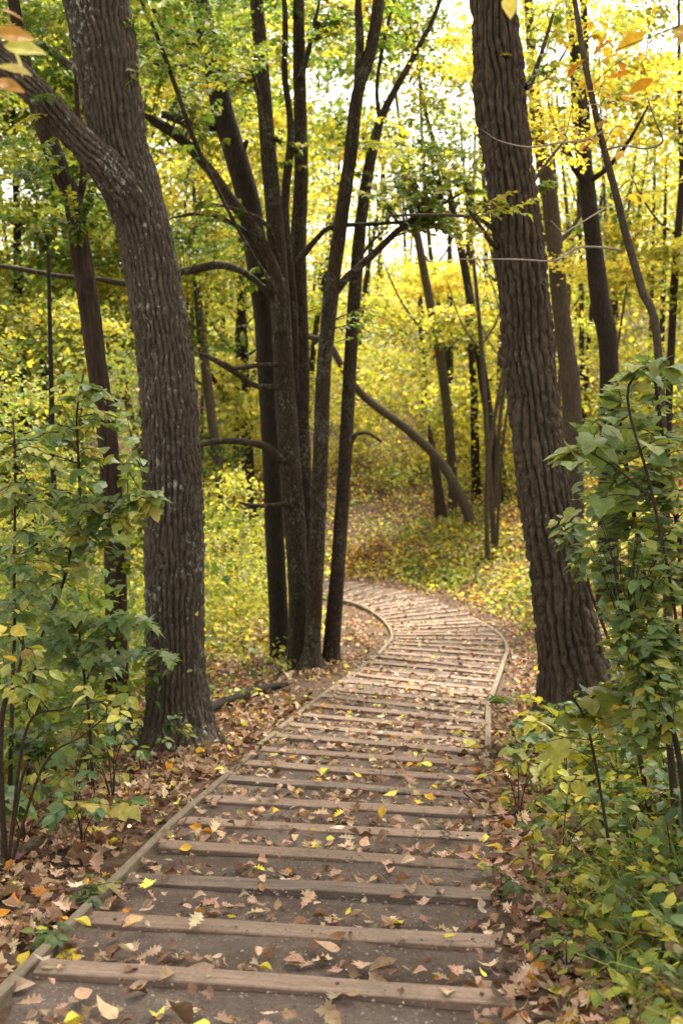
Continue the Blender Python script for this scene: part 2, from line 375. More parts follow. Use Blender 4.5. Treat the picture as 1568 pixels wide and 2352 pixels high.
for i in range(NT):
    a, b = Lp[i].copy(), Rp[i].copy(); a[2] = b[2] = TZ[i]
    dv = (b - a); ln = np.linalg.norm(dv); dv /= ln
    a = a + dv * 0.03; b = b + dv * rng.uniform(-0.03, 0.015)
    near = i < 30; n = 24 if near else 8
    s = np.linspace(0, 1, n)[:, None]; org = a.copy()
    cl = a * (1 - s) + b * s; cl[:, 1] += 0.008 * np.sin(s[:, 0] * 3 + i) * rng.uniform(-1, 1); cl[:, 2] += 0.006 * np.sin(s[:, 0] * 2.6 + i * 2)
    cl = cl - org; rot = math.atan2(dv[1], dv[0]); cr, sr = math.cos(-rot), math.sin(-rot)
    cl = np.column_stack([cl[:, 0] * cr - cl[:, 1] * sr, cl[:, 0] * sr + cl[:, 1] * cr, cl[:, 2]])
    v, tr, q = box_sweep('t', cl, TW * rng.uniform(0.93, 1.07), 0.0, 0.15, None, 0.005 if near else 0.0, i, 0.004)
    darkp = i - ext in (2, 6)
    o = link('timber', mesh_np('timber', v, tris=tr, quads=q, mat=M_PLANKD if darkp else M_PLANK, smooth=False), path, org); o.rotation_euler = (rng.normal(0, 0.010), rng.normal(0, 0.003), rot)
    if darkp: o['label'] = 'dark timber with strong grain'
    if ext <= i < ext + 9:
        for sx in (0.06, 0.62, 0.94):
            bo = link('bolt', bolt_me, o, ((sx + rng.uniform(-0.02, 0.02)) * ln, rng.uniform(-0.012, 0.012), 0.001))

def edging(E, sgn, cuts, top, wid, drop, near_sunk=False):
    """edging boards laid end to end; straight by the steps, bent round the curve"""
    c = np.array(E); t = np.gradient(c[:, :2], axis=0); t /= np.linalg.norm(t, axis=1)[:, None]
    nrm = np.stack([t[:, 1], -t[:, 0]], 1) * sgn
    c = c.copy(); c[:, :2] += nrm * (wid / 2 + 0.004)
    c = catmull(c, 6); s = np.r_[0, np.cumsum(np.linalg.norm(np.diff(c, axis=0), axis=1))]
    for a, b in cuts:
        if a >= s[-1]: break
        b = min(b, s[-1]); m = max(10, int((b - a) / 0.12))
        tt = np.linspace(a + 0.005, b - 0.005, m); p = np.stack([np.interp(tt, s, c[:, k_]) for k_ in range(3)], 1)
        if (b - a) < 3.3:                       # a straight plank: pull to the chord
            u = np.linspace(0, 1, m)[:, None]; ch = p[0] * (1 - u) + p[-1] * u; p = 0.15 * p + 0.85 * ch
        sh = rng.uniform(-0.008, 0.008); tl_ = rng.uniform(-0.012, 0.012)
        p[:, 2] += sh + tl_ * np.linspace(-1, 1, m)
        p[:, :2] += rng.uniform(-0.012, 0.012, 2)
        if near_sunk: p[:, 2] -= near_sunk(p[:, 1])
        org = p[0].copy(); d = p[-1] - p[0]; rot = math.atan2(d[1], d[0]); cr, sr = math.cos(-rot), math.sin(-rot); p = p - org
        p = np.column_stack([p[:, 0] * cr - p[:, 1] * sr, p[:, 0] * sr + p[:, 1] * cr, p[:, 2]])
        v, tr, q = box_sweep('e', p, wid, top, drop, None, 0.007, int(a * 7) + 3, 0.005)
        o = link('edging_board', mesh_np('edging_board', v, tris=tr, quads=q, mat=M_EDGE, smooth=False), path, org); o.rotation_euler = (0, 0, rot)
def cuts_(first, n, ln): return [(first + i * ln, first + (i + 1) * ln) for i in range(n)]
edging(Lp, -1, [(0, 1.9), (1.9, 4.35), (4.35, 6.8), (6.8, 9.3), (9.3, 11.8), (11.8, 14.0), (14.0, 16.3)] + cuts_(16.3, 20, 3.6), 0.02, 0.044, 0.24)
edging(Rp, 1, [(0, 2.0), (2.0, 4.4), (4.4, 6.8), (6.8, 9.2), (9.2, 11.6), (11.6, 14.1)] + cuts_(14.1, 20, 3.6), 0.005, 0.05, 0.24, near_sunk=lambda Y: 0.085 * np.clip((8.6 - Y) / 1.5, 0, 1))

# ------------------------------------------------------------------ leaf shapes (unit length along +x, z up)
def fan(outline, cx=0.45, zf=None):
    o = np.array(outline, float); v = np.vstack([[cx, 0], o]); n = len(o)
    tr = [(0, 1 + i, 1 + (i + 1) % n) for i in range(n)]
    return np.column_stack([v, np.zeros(len(v))]), np.array(tr)
def sym(up): return list(up) + [(x, -y) for x, y in reversed(up) if abs(y) > 1e-6]
def bendv(v, fold=0.25, curl=0.3, roll=0.0, twist=0.0):
    v = v.copy(); x, y = v[:, 0], v[:, 1]
    z = fold * np.abs(y) - curl * (x - 0.3) ** 2 + roll * y * y * 4 + twist * (x - 0.4) * y * 3
    v[:, 2] = z; return v
def ribbed(up, nx_=5):
    """leaf with a midrib row, given the upper outline as (x, halfwidth)"""
    xs = [p[0] for p in up]; hw = [p[1] for p in up]; v = []; tr = []
    for x, h in up: v += [(x, -h, 0), (x, 0, 0), (x, h, 0)]
    for i in range(len(up) - 1):
        a = 3 * i
        for j in (0, 1):
            tr += [(a + j, a + 3 + j, a + 4 + j), (a + j, a + 4 + j, a + 1 + j)]
    return np.array(v, float), np.array(tr)
DIAM = (np.array([(0, 0, 0), (0.5, 0.30, 0.07), (1, 0, -0.05), (0.5, -0.30, 0.07)], float), np.array([(0, 2, 1), (0, 3, 2)]))
OVALV, OVALT = ribbed([(0, 0.01), (0.14, 0.17), (0.34, 0.275), (0.56, 0.265), (0.78, 0.15), (1.0, 0.004)])
LANCEV, LANCET = ribbed([(0, 0.01), (0.2, 0.12), (0.45, 0.16), (0.7, 0.11), (1.0, 0.004)])
OAKV, OAKT = fan([(0, 0)] + sym([(0.0, 0.012), (0.16, 0.05), (0.24, 0.17), (0.33, 0.09), (0.42, 0.27), (0.52, 0.12), (0.64, 0.33), (0.70, 0.13), (0.84, 0.22), (0.88, 0.09), (1.0, 0.0)]), 0.5)
MAPV, MAPT = fan([(0, 0)] + sym([(-0.05, 0.10), (-0.08, 0.30), (0.12, 0.26), (0.10, 0.55), (0.25, 0.42), (0.42, 0.60), (0.40, 0.40), (0.50, 0.30), (0.46, 0.17), (0.66, 0.27), (0.70, 0.14), (1.0, 0.0)]), 0.28)
GRAPEV, GRAPET = fan([(0.06, 0)] + sym([(-0.08, 0.14), (-0.06, 0.34), (0.14, 0.50), (0.30, 0.44), (0.40, 0.52), (0.56, 0.40), (0.62, 0.26), (0.78, 0.22), (1.0, 0.0)]), 0.3)
T_OVAL = [(bendv(OVALV, f, c, 0, t), OVALT) for f, c, t in ((0.16, 0.16, 0), (0.06, 0.32, 0.15), (0.24, 0.06, -0.15))]
T_MAPLE = [(bendv(MAPV, f, c, 0, t), MAPT) for f, c, t in ((0.12, 0.3, 0.1), (-0.1, 0.5, -0.1), (0.25, 0.2, 0.15))]
T_GRAPE = [(bendv(GRAPEV, f, c, 0, t), GRAPET) for f, c, t in ((0.15, 0.3, 0.1), (-0.1, 0.4, -0.1))]
T_LANCE = [(bendv(LANCEV, f, c), LANCET) for f, c in ((0.3, 0.5), (0.2, 0.8))]
T_DEAD = [(bendv(OAKV, f, c, r, t), OAKT) for f, c, r, t in ((0.15, 0.15, 0.1, 0.25), (-0.1, -0.3, 0.2, -0.3), (0.35, -0.2, 0.3, 0.2))] + \
         [(bendv(OVALV, f, c, r, t), OVALT) for f, c, r, t in ((0.7, -0.5, 0.6, 0.3), (0.2, -0.6, 0.1, 0.4), (-0.4, 0.5, 1.0, -0.2))] + \
         [(bendv(MAPV, f, c, r, t), MAPT) for f, c, r, t in ((0.15, -0.25, 0.1, 0.25),)]
T_FAR = [DIAM, (DIAM[0] * np.array([0.8, 1.3, 1.5]), DIAM[1])]

def rotm(yaw, pitch, roll):
    cy_, sy = np.cos(yaw), np.sin(yaw); cp, sp = np.cos(pitch), np.sin(pitch); cr, sr = np.cos(roll), np.sin(roll)
    R = np.empty((len(yaw), 3, 3))
    R[:, 0, 0] = cy_ * cp; R[:, 0, 1] = cy_ * sp * sr - sy * cr; R[:, 0, 2] = cy_ * sp * cr + sy * sr
    R[:, 1, 0] = sy * cp; R[:, 1, 1] = sy * sp * sr + cy_ * cr; R[:, 1, 2] = sy * sp * cr - cy_ * sr
    R[:, 2, 0] = -sp; R[:, 2, 1] = cp * sr; R[:, 2, 2] = cp * cr
    return R
def leaves_mesh(name, tmpl, pos, size, yaw, pitch, roll, col, mat):
    pos = np.asarray(pos); n = len(pos); ti = rng.integers(0, len(tmpl), n); R = rotm(yaw, pitch, roll)
    V = []; T = []; C = []; off = 0
    for k_, (tv, tt) in enumerate(tmpl):
        s = np.nonzero(ti == k_)[0]
        if not len(s): continue
        v = np.einsum('nij,mj->nmi', R[s], tv) * np.asarray(size)[s, None, None] + pos[s, None, :]
        m = len(tv); V.append(v.reshape(-1, 3)); T.append((tt[None] + (np.arange(len(s)) * m)[:, None, None] + off).reshape(-1, 3))
        C.append(np.repeat(col[s], m, 0)); off += len(s) * m
    return mesh_np(name, np.vstack(V), tris=np.vstack(T), mat=mat, col=np.clip(np.vstack(C), 0.004, 0.9), smooth=False)

# colour pools (linear base colours)
PAL = {
 'green': [(0.085, 0.15, 0.028), (0.115, 0.185, 0.032), (0.065, 0.12, 0.028), (0.16, 0.20, 0.035)],
 'bluegreen': [(0.085, 0.15, 0.07), (0.105, 0.175, 0.075), (0.07, 0.125, 0.055), (0.13, 0.185, 0.06)],
 'lime': [(0.33, 0.335, 0.05), (0.41, 0.385, 0.06), (0.24, 0.27, 0.045), (0.49, 0.43, 0.07)],
 'yellow': [(0.66, 0.57, 0.09), (0.68, 0.58, 0.09), (0.60, 0.57, 0.10), (0.66, 0.48, 0.06)],
 'orange': [(0.52, 0.26, 0.03), (0.46, 0.19, 0.025), (0.55, 0.34, 0.04)],
 'dead': [(0.24, 0.145, 0.08), (0.18, 0.10, 0.055), (0.31, 0.205, 0.125), (0.13, 0.07, 0.04), (0.37, 0.26, 0.165), (0.27, 0.14, 0.065), (0.15, 0.07, 0.035), (0.11, 0.065, 0.045)],
 'tan': [(0.46, 0.32, 0.21), (0.40, 0.27, 0.17), (0.52, 0.38, 0.26), (0.36, 0.22, 0.15), (0.34, 0.20, 0.14)],
}
PAL['dogwood'] = [(0.165, 0.24, 0.088), (0.195, 0.275, 0.095), (0.13, 0.20, 0.072), (0.235, 0.28, 0.085)]
PAL['mid'] = [(0.20, 0.235, 0.04), (0.26, 0.275, 0.045), (0.15, 0.195, 0.035), (0.31, 0.30, 0.05)]
def pick(mix, n, jit=0.18):
    """mix: [(palette, weight), ...] -> n colours"""
    names = [m_[0] for m_ in mix]; wts = np.array([m_[1] for m_ in mix], float); wts /= wts.sum()
    ch = rng.choice(len(names), n, p=wts); out = np.empty((n, 3))
    for i, nm in enumerate(names):
        s = ch == i; p = np.array(PAL[nm]); out[s] = p[rng.integers(0, len(p), s.sum())]
    return out * np.exp(rng.normal(0, jit, (n, 1))) * np.exp(rng.normal(0, 0.05, (n, 3)))

# ------------------------------------------------------------------ limbs
def tube(pts, sides=10, seg=0.25, bark=None, seed=0, cap=True, bump=0.0, root=0.0):
    """pts: rows of x, y, z, radius. bark = (depth, across, along) for furrows cut into the surface"""
    p = catmull(np.asarray(pts, float), 10); p = resample(p, step=seg); c = p[:, :3]; r = np.maximum(p[:, 3], 0.0012)
    t = np.gradient(c, axis=0); t /= np.linalg.norm(t, axis=1)[:, None] + 1e-9
    ref = np.array([0, 1, 0.0]) if abs(t[0, 1]) < 0.9 else np.array([1.0, 0, 0])
    u = np.empty_like(t); a = ref - t[0] * ref.dot(t[0]); u[0] = a / np.linalg.norm(a)
    for i in range(1, len(t)):
        a = u[i - 1] - t[i] * u[i - 1].dot(t[i]); u[i] = a / (np.linalg.norm(a) + 1e-9)
    b = np.cross(t, u); ang = np.linspace(0, 2 * np.pi, sides, endpoint=False)
    dirs = np.cos(ang)[None, :, None] * u[:, None] + np.sin(ang)[None, :, None] * b[:, None]
    R = np.repeat(r[:, None], sides, 1)
    if root:                                      # spreading root buttresses at the foot
        s0 = np.r_[0, np.cumsum(np.linalg.norm(np.diff(c, axis=0), axis=1))]; lob = 0.5 + 0.5 * np.cos(ang * 5 + 1.3 * np.sin(ang * 2 + seed)); lob = 0.25 + 0.75 * lob ** 1.5
        R = R * (1 + root * np.exp(-np.maximum(s0 - 0.30, 0) / (1.1 * r[0]))[:, None] * lob[None])
    V = c[:, None] + dirs * R[..., None]
    if bump:
        R = R * (1 + bump * 2 * (fbm(V * np.array([3.0, 3.0, 1.6]), seed, 2) - 0.5)); V = c[:, None] + dirs * R[..., None]
    if bark:
        dep, ac, al = bark; s = np.r_[0, np.cumsum(np.linalg.norm(np.diff(c, axis=0), axis=1))]
        r0 = float(np.median(r)); nrid = max(6, int(round(2 * math.pi * r0 / ac)))
        zz = np.repeat(s[:, None], sides, 1); ca = np.repeat(np.cos(ang)[None], len(s), 0) * r0; sa = np.repeat(np.sin(ang)[None], len(s), 0) * r0
        lo = vnoise(np.stack([ca / (3.2 * ac), sa / (3.2 * ac), zz / (al * 1.5)], -1), seed + 21); mi = vnoise(np.stack([ca / (1.3 * ac), sa / (1.3 * ac), zz / al], -1), seed + 22); hi_ = vnoise(np.stack([ca / (0.5 * ac), sa / (0.5 * ac), zz / (al * 0.25)], -1), seed + 23)
        ph = np.repeat(ang[None], len(s), 0) * nrid / 2 + 3.6 * (lo - 0.5) + 1.5 * (mi - 0.5) + 1.1 * (hi_ - 0.5)
        furrow = np.clip(np.abs(np.sin(ph)) * 1.5, 0, 1) ** 0.75
        cr_ = vnoise(np.stack([ca / (0.9 * ac), sa / (0.9 * ac), zz / (al * 0.28)], -1), seed + 24); cracks = np.clip(np.abs(2 * cr_ - 1) * 4.0, 0, 1)
        fine = vnoise(np.stack([ca / (0.35 * ac), sa / (0.35 * ac), zz / (al * 0.12)], -1), seed + 25)
        hgt = (0.45 * furrow + 0.36 * cracks * furrow + 0.28 * fine * (0.4 + 0.6 * furrow)) * (0.75 + 0.5 * mi)
        V = c[:, None] + dirs * (R + dep * (hgt - 0.75))[..., None]
    n, m = V.shape[:2]; ii = np.arange(n * m).reshape(n, m); j2 = np.roll(np.arange(m), -1)
    q = np.stack([ii[:-1, :], ii[:-1][:, j2], ii[1:][:, j2], ii[1:, :]], -1).reshape(-1, 4)
    v = np.vstack([V.reshape(-1, 3), c[-1:]]); tr = np.stack([ii[-1], ii[-1][j2], np.full(m, n * m)], -1)
    return v, tr, q
def join(parts):
    V = []; T = []; Q = []; off = 0
    for v, tr, q in parts:
        V.append(v); T.append(np.asarray(tr) + off); Q.append(np.asarray(q) + off); off += len(v)
    return np.vstack(V), np.vstack(T), np.vstack(Q)
def limb_obj(name, tubes, mat, parent):
    v, tr, q = join(tubes) if isinstance(tubes, list) else tubes
    org = np.array(parent.location) if parent else np.zeros(3)
    return link(name, mesh_np(name, v - org, tris=tr, quads=q, mat=mat), parent)
def pix_path(pts, Y, dY=0.0):
    """picture polyline (x, y, width) standing at distance Y -> 3-D points with radii; dY leans it away from the viewer"""
    a = np.array(pts, float); yy = Y + (np.linspace(0, 1, len(a)) * dY)
    p = at(a[:, 0], a[:, 1], yy); return np.column_stack([p, a[:, 2] / 2 * mpp(a[:, 0], a[:, 1], yy)])

# crown: leaf clumps spread through a volume
def crown_mesh(name, centre, radii, nclump, nleaf, size, mix, tmpl=None, mat=None, flat=0.45, spread=0.30, shell=0.5, seed_col=True):
    c = rng.normal(0, 1, (nclump, 3)); c /= np.linalg.norm(c, axis=1)[:, None]; c *= (rng.random((nclump, 1)) ** shell)
    c = c * np.array(radii); m = nleaf // nclump; ci = np.repeat(np.arange(nclump), m)
    sp = np.mean(radii) * spread * rng.uniform(0.6, 1.3, nclump)
    p = c[ci] + rng.normal(0, 1, (len(ci), 3)) * sp[ci, None] * np.array([1, 1, flat])
    p = p + np.array(centre); n = len(p)
    base = pick(mix, nclump, 0.15)[ci]; col = base * 0.55 + pick(mix, n, 0.25) * 0.45
    return leaves_mesh(name, tmpl or T_FAR, p, rng.uniform(0.65, 1.25, n) * size, rng.uniform(0, 2 * np.pi, n), rng.normal(0.35, 0.5, n), rng.normal(0, 0.55, n), col, mat or M_LEAF)


# ------------------------------------------------------------------ sprays: twigs carrying leaves
def spray_set(anchors, targets, nleaf, size, mix, twig_r=0.004, pairs=True, droop=0.35, sag=0.12, start=0.3, jit=0.25):
    """twigs from the nearest anchor to each target with leaves along them; returns tubes and leaf arrays"""
    anchors = np.asarray(anchors)[:, :3]; tubes = []; P_ = []; S = []; YW = []; PT = []; RL = []; C = []
    for tg in targets:
        d = np.linalg.norm((anchors - tg) * np.array([1, 1, 0.7]), axis=1) + np.where(anchors[:, 2] > tg[2] + 0.05, 0.6, 0)
        a = anchors[d.argmin()]; v = tg - a; L = np.linalg.norm(v) + 1e-6
        side = np.cross(v / L, [0, 0, 1]); mid = a + v * 0.5 + np.array([0, 0, sag * L]) + side * rng.normal(0, 0.08 * L)
        q = catmull([a, mid, tg], 8); r = np.linspace(twig_r * (1 + L * 0.6), twig_r * 0.4, len(q))
        tubes.append(tube(np.column_stack([q, r]), 5, max(0.03, L / 12)))
        base = pick(mix, 1, 0.12)[0]; n = max(2, int(rng.normal(nleaf, nleaf * 0.2)))
        tt = np.linspace(start, 1.0, n); pts = np.stack([np.interp(tt, np.linspace(0, 1, len(q)), q[:, k_]) for k_ in range(3)], 1)
        hd = math.atan2(v[1], v[0]); sg = np.where(np.arange(n) % 2, 1, -1) * (0.95 - 0.55 * tt ** 3)
        sg[-1] = rng.normal(0, 0.2)
        P_.append(pts); S.append(size * rng.uniform(0.6, 1.2, n) * (0.8 + 0.3 * np.sin(np.pi * tt)))
        YW.append(hd + sg + rng.normal(0, jit, n)); PT.append(rng.normal(droop, 0.26, n)); RL.append(rng.normal(0, 0.30, n))
        C.append(0.6 * base + 0.4 * pick(mix, n, 0.2))
    cat = np.concatenate
    return tubes, (np.vstack(P_), cat(S), cat(YW), cat(PT), cat(RL), np.vstack(C))
_LM = {}
def leaf_proto(key, tmpl, mat):
    kk = (key, mat.name)
    if kk not in _LM: _LM[kk] = [mesh_np('leaf', v, tris=t, mat=mat, smooth=False) for v, t in tmpl]
    return _LM[kk]
def put_leaves(parent, key, tmpl, arr, nobj, name='leaf', rest='foliage', mat=None):
    """the nobj leaves that show largest become objects of their own, the rest one mesh"""
    P_, S, YW, PT, RL, C = arr; org = np.array(parent.location)
    px, py, z = proj(P_); vis = (px > -30) & (px < 1600) & (py > -30) & (py < 2380) & (z > 0.3)
    score = np.where(vis, S / np.maximum(z, 0.3), 0); order = np.argsort(-score)
    big = [i for i in order[:nobj] if score[i] > 0]; pr = leaf_proto(key, tmpl, M_LEAFO)
    for i in big:
        o = link(name, pr[rng.integers(len(pr))], parent, P_[i] - org)
        o.rotation_euler = (RL[i], PT[i], YW[i]); o.scale = (S[i],) * 3; o.color = (*np.clip(C[i], 0.004, 0.9), 1)
    left = np.setdiff1d(np.arange(len(P_)), big)
    if len(left):
        o = link(rest, leaves_mesh(rest, tmpl, P_[left] - org, S[left], YW[left], PT[left], RL[left], C[left], M_LEAF), parent); o['kind'] = 'stuff'

# ------------------------------------------------------------------ trees
LAYER = {}
for nm, mix in (('lime', [('lime', 3), ('yellow', 1), ('green', 1)]), ('yellow', [('yellow', 3), ('lime', 1.3), ('orange', 0.3)]),
                ('green', [('green', 3), ('lime', 1.2)]), ('orange', [('orange', 1.2), ('yellow', 2)])):
    LAYER[nm] = [crown_mesh('leaf_layer', (0, 0, 0), (1.3, 1.3, 0.7), 22, 1500, 0.135, mix, flat=0.35, spread=0.24) for _ in range(2)]
    LAYER[nm + '_near'] = [crown_mesh('leaf_layer', (0, 0, 0), (1.1, 1.1, 0.5), 16, 700, 0.085, mix, tmpl=T_MAPLE, flat=0.25, spread=0.26) for _ in range(2)]
    LAYER[nm + '_big'] = [crown_mesh('crown', (0, 0, 0), (3.0, 3.0, 2.2), 46, 5200, 0.18, mix, flat=0.5, spread=0.2)]
def base_of(px, py, lo=2.0): return ground_hit(px, py, lo)
def add_layers(parent, spots, kind):
    """spots: (x, y, z, scale)"""
    org = np.array(parent.location); ks = kind if isinstance(kind, (list, tuple)) else [kind]
    for (x, y, z, s) in spots:
        kd = ks[rng.integers(len(ks))]; me = LAYER[kd][rng.integers(len(LAYER[kd]))]
        o = link('crown', me, parent, np.array([x, y, z]) - org); o.scale = (s, s, s * rng.uniform(0.8, 1.15)); o.rotation_euler = (rng.normal(0, 0.1), rng.normal(0, 0.1), rng.uniform(0, 6.28))
def make_tree(name, label, pts, mat=M_BARK, Y=None, dY=0.0, limbs=(), layers=6, kind='lime', top_crown=True, sides=12, seg=0.22, bark=None, bump=0.06, cat='tree', group=None, reach=(0.25, 1.0), spread=1.6, up=4.0, layer_scale=(0.8, 1.5), seed=None):
    Y0 = Y if Y is not None else base_of(pts[0][0], pts[0][1])
    P4 = pix_path(pts, Y0, dY); P4[0, 2] = min(P4[0, 2], gz(P4[0, 0], P4[0, 1]) + 0.05)
    base = np.array([P4[0, 0], P4[0, 1], gz(P4[0, 0], P4[0, 1])])
    root = empty(name, base); tag(root, label, cat, group)
    under = P4[0].copy(); under[2] -= 0.35; under[3] *= 1.25
    flare = P4[0].copy(); flare[3] *= 1.12
    P4 = np.vstack([under, flare, P4[1:]])
    if up:                                        # the stem goes on above the picture
        d = P4[-1, :3] - P4[-2, :3]; d = d / np.linalg.norm(d); d = d * 0.6 + np.array([0, 0, 0.4]); e = P4[-1].copy(); e[:3] += d * up; e[3] *= 0.45; P4 = np.vstack([P4, e])
    sd_ = int(rng.integers(1e6)) if seed is None else seed
    limb_obj('trunk', tube(P4, sides, seg, bark, sd_, bump=bump, root=0.55 if sides > 30 else 0.4), mat, root)
    allp = [catmull(P4, 8)]
    for lb in limbs:
        q = np.array(lb[0] if isinstance(lb, tuple) else lb, float); dd = lb[1] if isinstance(lb, tuple) else 0.0
        L4 = pix_path(q, Y0, 0.0); L4[:, 1] += np.linspace(0, dd, len(L4)) + (np.interp(L4[0, 2], P4[1:, 2], P4[1:, 1]) - Y0)
        big = bark and L4[:, 3].max() > 0.1; limb_obj('limb', tube(L4, 110 if big else 10, 0.025 if big else max(seg * 0.7, 0.05), bark if big else None, sd_ + 5, bump=0.06 if big else 0.10), mat, root); allp.append(catmull(L4, 8))
    sk = np.vstack(allp)
    if Y0 < 24:
        top_crown = False; layers = min(layers, 3); layer_scale = (0.6, 1.0); kind = [k_ + '_near' for k_ in (kind if isinstance(kind, (list, tuple)) else [kind])]
    if layers:
        main = allp[0]; zs = main[:, 2]; z0, z1 = zs[0], zs[-1]; spots = []
        for _ in range(layers):
            t = rng.uniform(*reach); p = main[int(t * (len(main) - 1))]
            a = rng.uniform(0, 6.28); r = rng.uniform(0.4, 1.0) * spread
            spots.append((p[0] + math.cos(a) * r, p[1] + math.sin(a) * r, p[2] + rng.uniform(-0.3, 0.6), rng.uniform(*layer_scale)))
        add_layers(root, spots, kind)
    if top_crown:
        kd = (kind if isinstance(kind, str) else kind[0]) + '_big'
        e = P4[-1]; o = link('crown', LAYER[kd][0], root, e[:3] + np.array([0, 0, 0.8]) - base); o.rotation_euler = (0, 0, rng.uniform(0, 6.28)); s_ = rng.uniform(0.9, 1.25); o.scale = (s_, s_, s_)
    return root, sk, Y0

rng = np.random.default_rng(100)
# the big oak on the left of the path
oakL, skL, YL = make_tree('oak_tree', 'massive lichen-patched oak trunk beside the left edging, forking into a thick limb', [
    (410,1722,150),(408,1650,134),(403,1500,126),(400,1300,130),(397,1100,130),(391,950,124),(376,800,122),(354,650,124),(326,520,116),(300,430,128),(274,330,120),(256,220,132),(240,110,138),(222,0,142),(200,-160,132),(180,-500,110)],
    M_OAKL, dY=0.4, sides=220, seg=0.02, bark=(0.046, 0.040, 0.10), bump=0.05, layers=0, top_crown=False, up=3.0, seed=41,
    limbs=[([(322,540,40),(300,470,88),(258,405,84),(213,350,72),(165,300,64),(105,232,62),(50,180,62),(-20,120,60),(-140,20,50),(-300,-120,40)], -0.6),
           ([(256,222,30),(205,160,24),(130,115,22),(60,65,18),(0,40,16)], 0.4)])
# the furrowed oak on the right of the path
oakR, skR, YR = make_tree('oak_tree', 'massive deeply furrowed trunk on the right bank, leaning towards the path', [
    (1345,1660,185),(1322,1540,150),(1305,1450,134),(1280,1300,122),(1252,1150,116),(1232,1000,112),(1216,850,112),(1204,700,110),(1190,560,110),(1176,440,106),(1160,320,108),(1146,230,114),(1142,150,112),(1136,60,98),(1128,-60,94),(1105,-400,84)],
    M_OAKR, sides=220, seg=0.02, bark=(0.07, 0.055, 0.26), bump=0.05, layers=0, top_crown=False, up=3.0, seed=77,
    limbs=[([(1195,455,20),(1215,445,13),(1235,410,10),(1280,350,8),(1330,290,6)], 0.6), ([(1200,200,24),(1225,180,14),(1260,90,10),(1290,0,8)], 0.4),
           ([(1150,570,20),(1120,560,12),(1095,535,9),(1060,500,6)], -0.5), ([(1160,560,16),(1100,508,8),(1000,500,7),(890,505,5)], -0.3)])

# many-stemmed maple in the middle
YC = base_of(690, 1542)
clump = empty('maple_tree', (*at(np.array(690.), np.array(1542.), np.array(YC))[:2], gz(*at(np.array(690.), np.array(1542.), np.array(YC))[:2])))
tag(clump, 'smooth many-stemmed maple rising in a tight clump left of the bend', 'tree')
skC = []
def cstem(pts, off, name='stem', mat=M_SMOOTH, sides=36, seg=0.06, bump=0.11):
    pts = np.array(pts, float)
    if name == 'limb': pts = np.vstack([pts[0], pts[1:-1] + np.column_stack([rng.normal(0, 5, (len(pts) - 2, 2)), rng.normal(0, 0.6, len(pts) - 2)]), pts[-1] * np.array([1, 1, 0.22])])
    p = pix_path(pts, YC + off[0]); p[:, 1] += np.linspace(0, off[1], len(p))
    if name == 'stem': q = p[0].copy(); q[2] -= 0.4; q[3] *= 1.9; q1 = p[0].copy(); q1[3] *= 1.45; q2 = p[0] * 0.82 + p[1] * 0.18; p = np.vstack([q, q1, q2, p[1:]])
    limb_obj(name, tube(p, sides, seg, (0.012, 0.06, 0.18) if name == 'stem' else None, int(rng.integers(1e5)), bump=bump, root=0.5 if name == 'stem' else 0.0), mat, clump); skC.append(catmull(p, 8))
cstem([(690,1540,52),(686,1350,50),(668,1100,48),(654,900,46),(646,750,46),(634,560,42),(616,360,36),(602,180,34),(588,0,30),(570,-250,24),(560,-600,12)], (0, 0.2))
cstem([(706,1530,36),(704,1300,34),(694,1050,36),(690,800,38),(684,600,36),(690,400,32),(688,250,30),(684,0,26),(690,-300,18),(700,-600,8)], (0.45, 0.3))
cstem([(716,1525,36),(728,1250,36),(738,1000,34),(744,850,34),(758,700,34),(782,520,32),(802,380,30),(820,230,28),(852,120,28),(868,0,26),(880,-250,18),(890,-500,8)], (-0.3, -0.4))
cstem([(676,900,22),(668,700,22),(658,480,20),(663,300,18),(648,150,15),(640,0,13),(620,-250,8)], (0.3, 0.3), 'limb')
